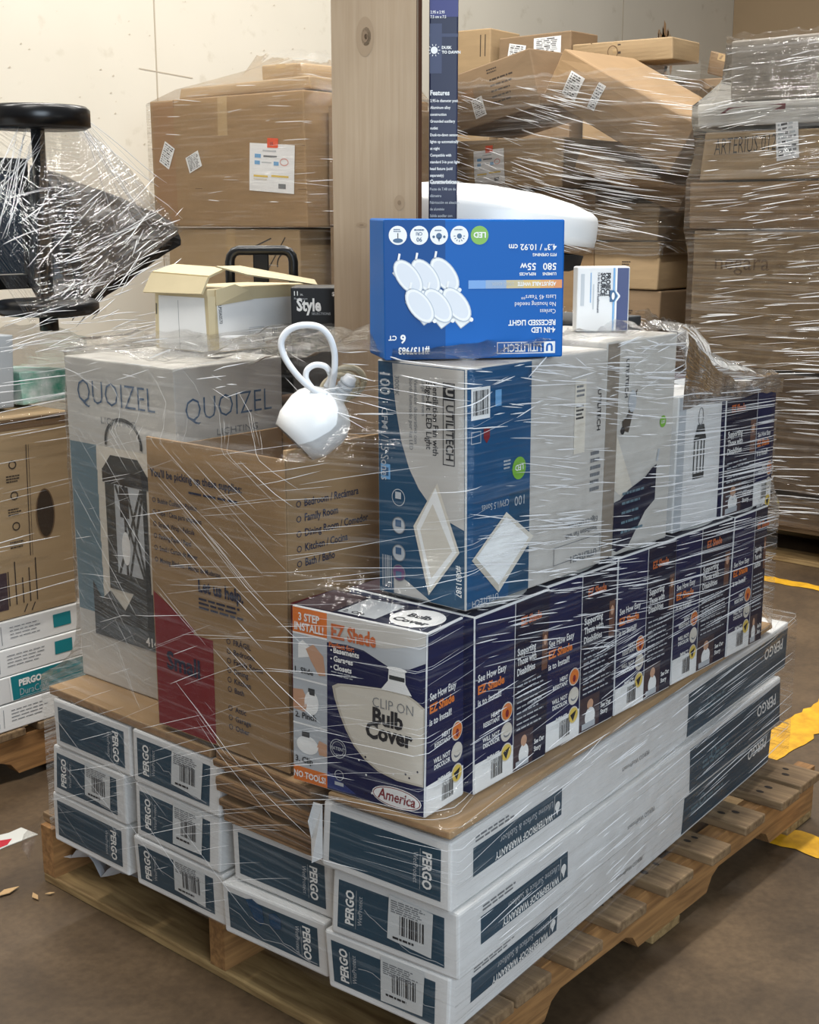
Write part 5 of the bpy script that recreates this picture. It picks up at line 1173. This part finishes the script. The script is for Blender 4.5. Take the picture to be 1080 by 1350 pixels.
def dz_(c, L, W, H):
    sticker(c, 'shipping_label', None, W * .30, H * .12, .062, .085, 6, 'ship', 8); c.bars('F', W * .52, H * .25, W * .78, H * .75, 5, INKB, 1, 15, fill=.3); c.bars('F', W * .50, H * .80, W * .64, H * .9, 2, INKB, 1, 16); c.rect('F', W * .05, H * .5, W * .32, H * .66, mat('kraft_strip', '#9d7a57', .75), .8)
a = xbox('tilted brown box with a shipping label, beside the top of the navy pole carton', XC - .03, .5, 590, 82, 706, 160, KRAFT3, 128, rx=12, group=G, draw=dz_); CT.append(a)
def dlong(c, L, W, H):
    sticker(c, 'shipping_label', None, W * .12, H * .25, .08, .10, 0, 'ship', 9); sticker(c, 'shipping_label', None, W * .33, H * .28, .04, .11, 0, 'ship', 10)
a = xbox('long film-wrapped brown box sloping down to the right over the stack', XC - .05, .55, 718, 108, 916, 180, KRAFT, 129, rx=-28, group=G, draw=dlong, bulge=.02); CT.append(a)
BK = XC + .95
def arrows(c, L, W, H):
    for k in range(2): c.line('F', W * .78 + .03 * k, H - .14, W * .78 + .03 * k, H - .03, .006, INKB, 1)
a = xbox('pale brown box with two arrows at the top rear, next to the navy pole carton', BK, .27, 588, 40, 644, 112, KRAFT2, 130, group=G, zfix=.002, draw=arrows); CT.append(a)
a = xbox('brown box with white labels at the top rear of the centre stack', BK + .02, .25, 656, 45, 752, 112, KRAFT3, 131, group=G, zfix=.002, draw=lambda c, L, W, H: (sticker(c, 'shipping_label', None, W * .12, H - .13, .11, .10, -10, 'ship', 12), sticker(c, 'shipping_label', None, W * .5, H - .11, .17, .09, 0, 'ship', 13))); CT.append(a)
def lids(c, L, W, H): c.line('F', W * .20, 0, W * .20, H, .006, KRAFTD, 1); c.ring('F', W * .42, H * .5, .03, .004, KRAFTD, 1); c.rect('F', W * .47, H * .4, W * .5, H * .85, INKB, 1); c.rect('F', W * .42, H * .1, W * .46, H * .95, KTAPE, 1.4)
a = xbox('small brown box under the open topmost box of the centre rear stack', BK + .02, .25, 770, 83, 840, 175, KRAFT2, 133, group=G, zfix=.002); CT.append(a)
a = xbox('open brown box lying on top at the right of the centre rear stack', BK, .27, 756, 54, 886, 82, KRAFT2, 132, rx=-1, group=G, draw=lids); CT.append(a)
# between the stacks
XK = 4.75
pallet('pallet', 'wooden pallet under the dark boxes between the two rear stacks', (XK, 1.45, 0), 0, .8, 1.0, [(.145 * k, .09 + .145 * k) for k in range(6)], seed=9, notch=False)
GB = 'shadowed boxes between the rear stacks'  # the gap's shadow is put into the dark kraft colour of these boxes
xbox('shade-painted brown box at the bottom of the gap between the rear stacks', XK, .7, 862, 410, 952, 560, DARKK, 140, group=GB, zfix=.142, draw=lambda c, L, W, H: sticker(c, 'paper_label', None, W * .36, H * .80, .12, .10, 0, 'ship', 14))
xbox('shade-painted brown box in the middle of the gap between the rear stacks', XK, .7, 860, 290, 955, 408, DARKK, 141, group=GB)
xbox('shade-painted brown box high in the gap between the rear stacks', XK, .7, 872, 152, 958, 287, DARKK, 142, group=GB)
xbox('flat dark box lying on top in the gap between the rear stacks', XK - .02, .6, 886, 104, 972, 149, KRAFT3, 143, group=GB, draw=seams)
xbox('small tilted brown box perched on top in the gap between the rear stacks', XK + .05, .2, 934, 72, 970, 101, KRAFT3, 144, rx=-16, group=GB, draw=flaps)

RT = []
XR = 3.22
GR = 'brown boxes of the right rear stack'
r = empty('pallet', (XR + .02, .22, 0), 0)
bpy.data.objects.remove(r)
pallet('pallet', 'dark wooden pallet under the right rear stack of wrapped boxes', (XR + .02, .24, 0), 0, .9, 1.18, [(.145 * k, .09 + .145 * k) for k in range(6)], seed=10, notch=False)
a = xbox('wide bottom box of the right rear stack, above the dark pallet', XR, .85, 926, 655, 1140, 728, KRAFT3, 150, group=GR, zfix=.142); RT.append(a)
a = xbox('brown box second from the bottom of the right rear stack', XR, .85, 912, 492, 1140, 646, KRAFT3, 151, group=GR); RT.append(a)
def tx_(c, L, W, H): c.text('F', 'negara', W * .14, H * .72, .085, mat('faded_ink', '#7d654b', .8), 1, 0, 'l', 0); c.line('F', .0, H * .35, W, H * .33, .003, KRAFTD, 1)
a = xbox('large brown box with faded lettering in the middle of the right rear stack', XR - .01, .86, 912, 306, 1140, 488, KRAFT2, 152, group=GR, draw=tx_); RT.append(a)
a = xbox('brown box just under the box with handwriting, right rear stack', XR - .02, .85, 911, 240, 1140, 302, KRAFT, 153, group=GR, draw=seams); RT.append(a)
def hand(c, L, W, H):
    c.text('F', 'ARTERIUS 0126', W * .08, H * .52, .085, mat('marker_ink', '#2b2622', .7), 2, 3, 'l', -.01, width=.040)
    sticker(c, 'barcode_label', 'white barcode label', W * .49, H * .36, .085, .155, 8, 'ship', 19)
a = xbox('brown box with black handwriting in the right rear stack', XR - .01, .85, 926, 170, 1140, 236, KRAFT2, 154, group=GR, draw=hand); RT.append(a)
def redl(c, L, W, H): c.poly('F', [(W * .15, H * .55), (W * .55, H * .6), (W * .55, H * .85), (W * .2, H * .78)], MAROON, 1)
a = xbox('flat box with a dark red stripe under the topmost grey-wrapped box', XR - .01, .85, 919, 132, 1140, 163, WHITE2, 155, group=GR, draw=redl); RT.append(a)
a = xbox('topmost grey film-wrapped box of the right rear stack', XR + .02, .8, 966, 46, 1140, 129, mat('grey_board', '#8d857a', .6), 156, group=GR, bulge=.01); RT.append(a)
c = xbox('black object on the right rear stack behind the bulb cover cartons', XR - .16, .12, 1030, 530, 1058, 575, BLACKM, 157, name='black_bundle', group=None) if False else None

# ------------------------------------------------------------------ stretch film
FILM = film_material('stretch_film', .004, .09, .03, 1.0, 0.55, .10)
FILMT = film_material('stretch_film_thin', .0, .03, .2, .8, .4, .08)
FILMB = film_material('stretch_film_rear', .012, .16, -.08, .55, 1.9, .11)
FILMD = film_material('stretch_film_dense', .02, .12, -.10, .8, 1.3, .12)
def pr(x0, y0, x1, y1, z0, z1): return (corners(x0, y0, x1, y1), z0, z1)
main = [([(-.052, -.046), (1.196, .044), (1.17, .30), (.95, .93), (-.045, .914), (-.068, .19)], .150, .470), pr(-.058, .012, .2, .25, .466, .738), pr(.0, .012, 1.0, .26, .466, .738),
        pr(-.045, .283, .258, .595, .456, .93), pr(.034, .610, .275, .915, .448, 1.042), pr(.055, .026, .63, .25, .735, 1.090), pr(.64, .028, 1.008, .262, .738, .974),
        pr(.29, .735, .72, .955, .448, 1.05), pr(.48, .3, .96, .69, .45, 1.09)]
fm = Film(main, .162, 1.098, .016, .007)
root = fm.mesh('stretch_wrap', FILM, None, None, .012, 3)
tag(root, 'clear stretch film wound around the whole front pallet load', 'stretch wrap')
rnd = random.Random(77)
def a_of(x, y): return fm.angle_of(x, y)
mbp = MB(); mbb = MB()
aL0, aL1 = a_of(-.05, .93), a_of(-.05, -.04)
def frange(a0, a1):
    while a1 < a0: a1 += 2 * math.pi
    return a0, a1
# left face: from the near corner to the left corner
lo, hi = frange(a_of(-.05, .90), a_of(-.05, -.03))
for k in range(330):
    a = rnd.uniform(lo - .12, hi); z = rnd.uniform(.18, 1.05); t = (a - lo) / (hi - lo)
    if t > .74: s_ = rnd.gauss(.10, .03)
    elif rnd.random() < (.6 if z > .6 else .25) and t < .6: s_ = rnd.gauss(-.36, .03)
    else: s_ = rnd.gauss(.14 if z > .6 else .27, .03)
    if z < .34 and t > .45: continue
    b_ = rnd.random() < .4
    fm.pleat(mbb if b_ else mbp, a, z, s_, rnd.uniform(.05, .32), rnd.uniform(.0004, .0010), PLEATB if b_ else PLEAT, sign=1)
lo, hi = frange(a_of(-.02, -.04), a_of(1.16, .1))
for k in range(1250):
    a = rnd.uniform(lo, hi + .1); z = rnd.uniform(.18, 1.08) if rnd.random() < .5 else rnd.uniform(.55, 1.08)
    if mnoise.noise(Vector((a * 5, z * 4, 2))) < rnd.uniform(-.4, .1): continue
    fm.pleat(mbb, a, z, rnd.gauss(-.07 if z > .62 else .035, .025), rnd.uniform(.04, .24), rnd.uniform(.0008, .0022), PLEATB if rnd.random() < .7 else PLEAT, sign=1)
# the gathered band round the top edge
for k in range(170):
    a = rnd.uniform(0, 2 * math.pi); z = rnd.uniform(1.0, 1.092)
    fm.pleat(mbb, a, z, rnd.gauss(0, .12), rnd.uniform(.04, .16), rnd.uniform(.0008, .0022), PLEATB, sign=1)
o = mbp.build('film_fold_glint', root); o['kind'] = 'stuff'
o = mbb.build('film_glint_fold', root); o['kind'] = 'stuff'
# film gathered over the top of the load
def sheet_film(name, pts_rows, parent, m, sub=5, amp=.008, seed=0):
    """a loose piece of film through rows of points"""
    R_ = len(pts_rows); C_ = len(pts_rows[0]); vs = []; uv = []; fs = []; uvs = []
    for i in range((R_ - 1) * sub + 1):
        r0 = min(i // sub, R_ - 2); fr_ = i / sub - r0
        for j in range((C_ - 1) * sub + 1):
            c0 = min(j // sub, C_ - 2); fc = j / sub - c0
            p = pts_rows[r0][c0].lerp(pts_rows[r0][c0 + 1], fc).lerp(pts_rows[r0 + 1][c0].lerp(pts_rows[r0 + 1][c0 + 1], fc), fr_)
            d = mnoise.noise_vector(p * 16 + Vector((seed, 0, 0))) * amp + mnoise.noise_vector(p * 45 + Vector((0, seed, 0))) * amp * .45
            vs.append(p + d); uv.append((fc + c0, fr_ + r0))
    w_ = (C_ - 1) * sub + 1
    for i in range((R_ - 1) * sub):
        for j in range(w_ - 1):
            q = (i * w_ + j, i * w_ + j + 1, (i + 1) * w_ + j + 1, (i + 1) * w_ + j); fs.append(q); uvs += [(uv[t][0] * .3, uv[t][1] * .3) for t in q]
    me = bpy.data.meshes.new(name); me.from_pydata(vs, [], fs); ul = me.uv_layers.new(name='UVMap')
    for l, c in zip(ul.data, uvs): l.uv = c
    me.materials.append(m); o = bpy.data.objects.new(name, me); COL.objects.link(o)
    if parent: o.parent = parent
    return o
V = Vector
sheet_film('gathered_film', [[V((.03, .92, 1.05)), V((.03, .76, 1.052)), V((.03, .60, 1.05)), V((.04, .42, 1.07)), V((.05, .22, 1.09)), V((.06, .03, 1.095))],
                             [V((.14, .95, 1.066)), V((.15, .78, 1.062)), V((.15, .68, 1.06)), V((.16, .5, 1.08)), V((.10, .25, 1.10)), V((.12, .02, 1.10))],
                             [V((.20, .97, 1.08)), V((.19, .80, 1.075)), V((.195, .70, 1.075)), V((.24, .6, 1.09)), V((.13, .27, 1.115)), V((.16, .0, 1.112))]], root, FILMD, 8, .014, 4)
sheet_film('gathered_film', [[V((.06, .02, 1.098)), V((.30, .02, 1.098)), V((.5, .02, 1.099)), V((.64, .02, 1.098)), V((.80, .025, 1.02)), V((1.02, .03, .985))],
                             [V((.25, .01, 1.11)), V((.35, .06, 1.11)), V((.5, .06, 1.115)), V((.66, .10, 1.10)), V((.84, .12, 1.03)), V((1.03, .16, .99))]], root, FILMB, 8, .015, 6)
sheet_film('gathered_film', [[V((.635, .02, 1.09)), V((.72, .015, 1.03)), V((.82, .02, .99)), V((.93, .02, .985)), V((1.012, .02, .98))],
                             [V((.64, .024, .96)), V((.72, .022, .96)), V((.82, .024, .955)), V((.93, .024, .96)), V((1.014, .022, .95))]], root, FILMB, 8, .006, 9)
# twisted film end hanging off the far left pallet corner
sheet_film('film_wad', [[V((-.03, .98, .118)), V((-.02, 1.03, .125)), V((.03, 1.06, .120))], [V((-.035, .99, .085)), V((-.03, 1.05, .080)), V((.02, 1.07, .085))], [V((-.03, 1.0, .045)), V((-.02, 1.04, .04)), V((.0, 1.06, .05))]], root, FILMT, 5, .010, 12)

def wrap(prisms, name, label, z0, z1, n, seed, visible, m=FILMD, slope=(-.25, .1), wmax=.0042, Lmax=.32):
    f_ = Film(prisms, z0, z1, .03, .012, 10); o = f_.mesh(name, m, None, None, .02, seed); tag(o, label, 'stretch wrap')
    rnd = random.Random(seed); mb = MB(); lo, hi = frange(f_.angle_of(*visible[0]), f_.angle_of(*visible[1]))
    for k in range(n):
        a = rnd.uniform(lo, hi); z = rnd.uniform(z0 + .02, z1 - .02)
        if mnoise.noise(Vector((a * 4, z * 3.2, seed))) < rnd.uniform(-.25, .2): continue
        f_.pleat(mb, a, z, rnd.uniform(*slope), rnd.uniform(.05, Lmax), rnd.uniform(.0012, wmax), PLEATB if rnd.random() < .5 else PLEAT, sign=1)
    p = mb.build('film_fold_glint', o); p['kind'] = 'stuff'; return o
wrap([prism(c) for c in ML], 'stretch_wrap', 'stretch film around the brown stack left of the oak plank', .16, 1.95, 170, 12, ((2.5, 4.0), (2.7, 2.6)), FILM, (-.08, .06), .003)
wrap([prism(c) for c in CT], 'stretch_wrap', 'stretch film around the tall brown stack behind the drum shade', 1.12, 1.86, 620, 13, ((3.4, 3.1), (3.6, 1.5)), FILMB, (-.26, -.12))
wrap([prism(c) for c in RT], 'stretch_wrap', 'stretch film around the right rear stack of brown boxes', .15, 1.915, 1000, 14, ((3.1, 1.5), (3.2, .3)), FILMB, (.0, .12))
# left rear load: wound base and the tent pulled down from the black fixture
lw = [pr(-.85, YL - .002, .47, YL + 1.0, .13, zb + H_ + .01), pr(-.85, YL + .04, .5, YL + .9, zb + H_, zc + .17)]
wrap(lw, 'stretch_wrap', 'stretch film around the left rear load below the black fixture', zb + .005, zc + .165, 120, 15, ((-.2, YL), (.5, YL)), FILMT, (-.02, .10), .003)
tt = [P3(4, 140, 1.60), P3(54, 134, 1.57), P3(104, 146, 1.62)]
e0, e1, e2 = P3(-70, 260, 1.56), P3(110, 400, 1.50), P3(240, 305, 1.70)
tent = sheet_film('stretch_wrap', [[tt[0], tt[1], tt[2], tt[2] + V((.03, .08, 0))], [tt[0].lerp(e0, .5) + V((0, .02, 0)), tt[1].lerp(P3(50, 420, 1.50), .5), tt[2].lerp(e1, .5), P3(172, 222, 1.68)], [e0, P3(40, 425, 1.49), e1, e2]], None, FILMT, 10, .004, 2)
tag(tent, 'tent of stretch film pulled down from the black fixture on the left rear load', 'stretch wrap')
mb = MB(); rnd = random.Random(31)
def strand(p, q, w_, m, k=7):
    P_ = [p.lerp(q, t / k) + V((0, -.004, 0)) + mnoise.noise_vector(p.lerp(q, t / k) * 9) * .006 for t in range(k + 1)]
    mb.tube(P_, [w_ * .35] + [w_] * (k - 1) + [w_ * .3], m, 4)  # bright strands likewise carry painted-in glints
for k in range(14): t = rnd.random(); strand(tt[2].lerp(tt[2] + V((.02, .08, -.02)), rnd.random()), P3(rnd.uniform(150, 240), rnd.uniform(230, 305), 1.66), rnd.uniform(.0005, .0011), PLEATB)
for k in range(26):
    x = rnd.uniform(60, 235); y = rnd.uniform(225, 420); strand(P3(x, y, 1.60), P3(x - rnd.uniform(15, 70), y + rnd.uniform(10, 60), 1.57), rnd.uniform(.0006, .0015), PLEATB)
for k in range(50):
    x = rnd.uniform(90, 240); y = 320 + (240 - x) * .45 + rnd.uniform(-60, 40); strand(P3(x, y, 1.62), P3(x - rnd.uniform(8, 40), y + rnd.uniform(4, 26), 1.61), rnd.uniform(.0006, .0018), PLEATB, 4)
for k in range(16):
    strand(P3(rnd.uniform(20, 60), rnd.uniform(165, 200), 1.58), P3(rnd.uniform(-30, 20), rnd.uniform(235, 330), 1.56), rnd.uniform(.0004, .001), PLEATB)
for k in range(60):
    x = rnd.uniform(-5, 220); y = rnd.uniform(415, 465); strand(P3(x, y, 1.50), P3(x + rnd.uniform(20, 70), y - rnd.uniform(3, 18), 1.50), rnd.uniform(.0005, .0014), PLEATB, 4)
o = mb.build('film_fold_glint', tent); o['kind'] = 'stuff'
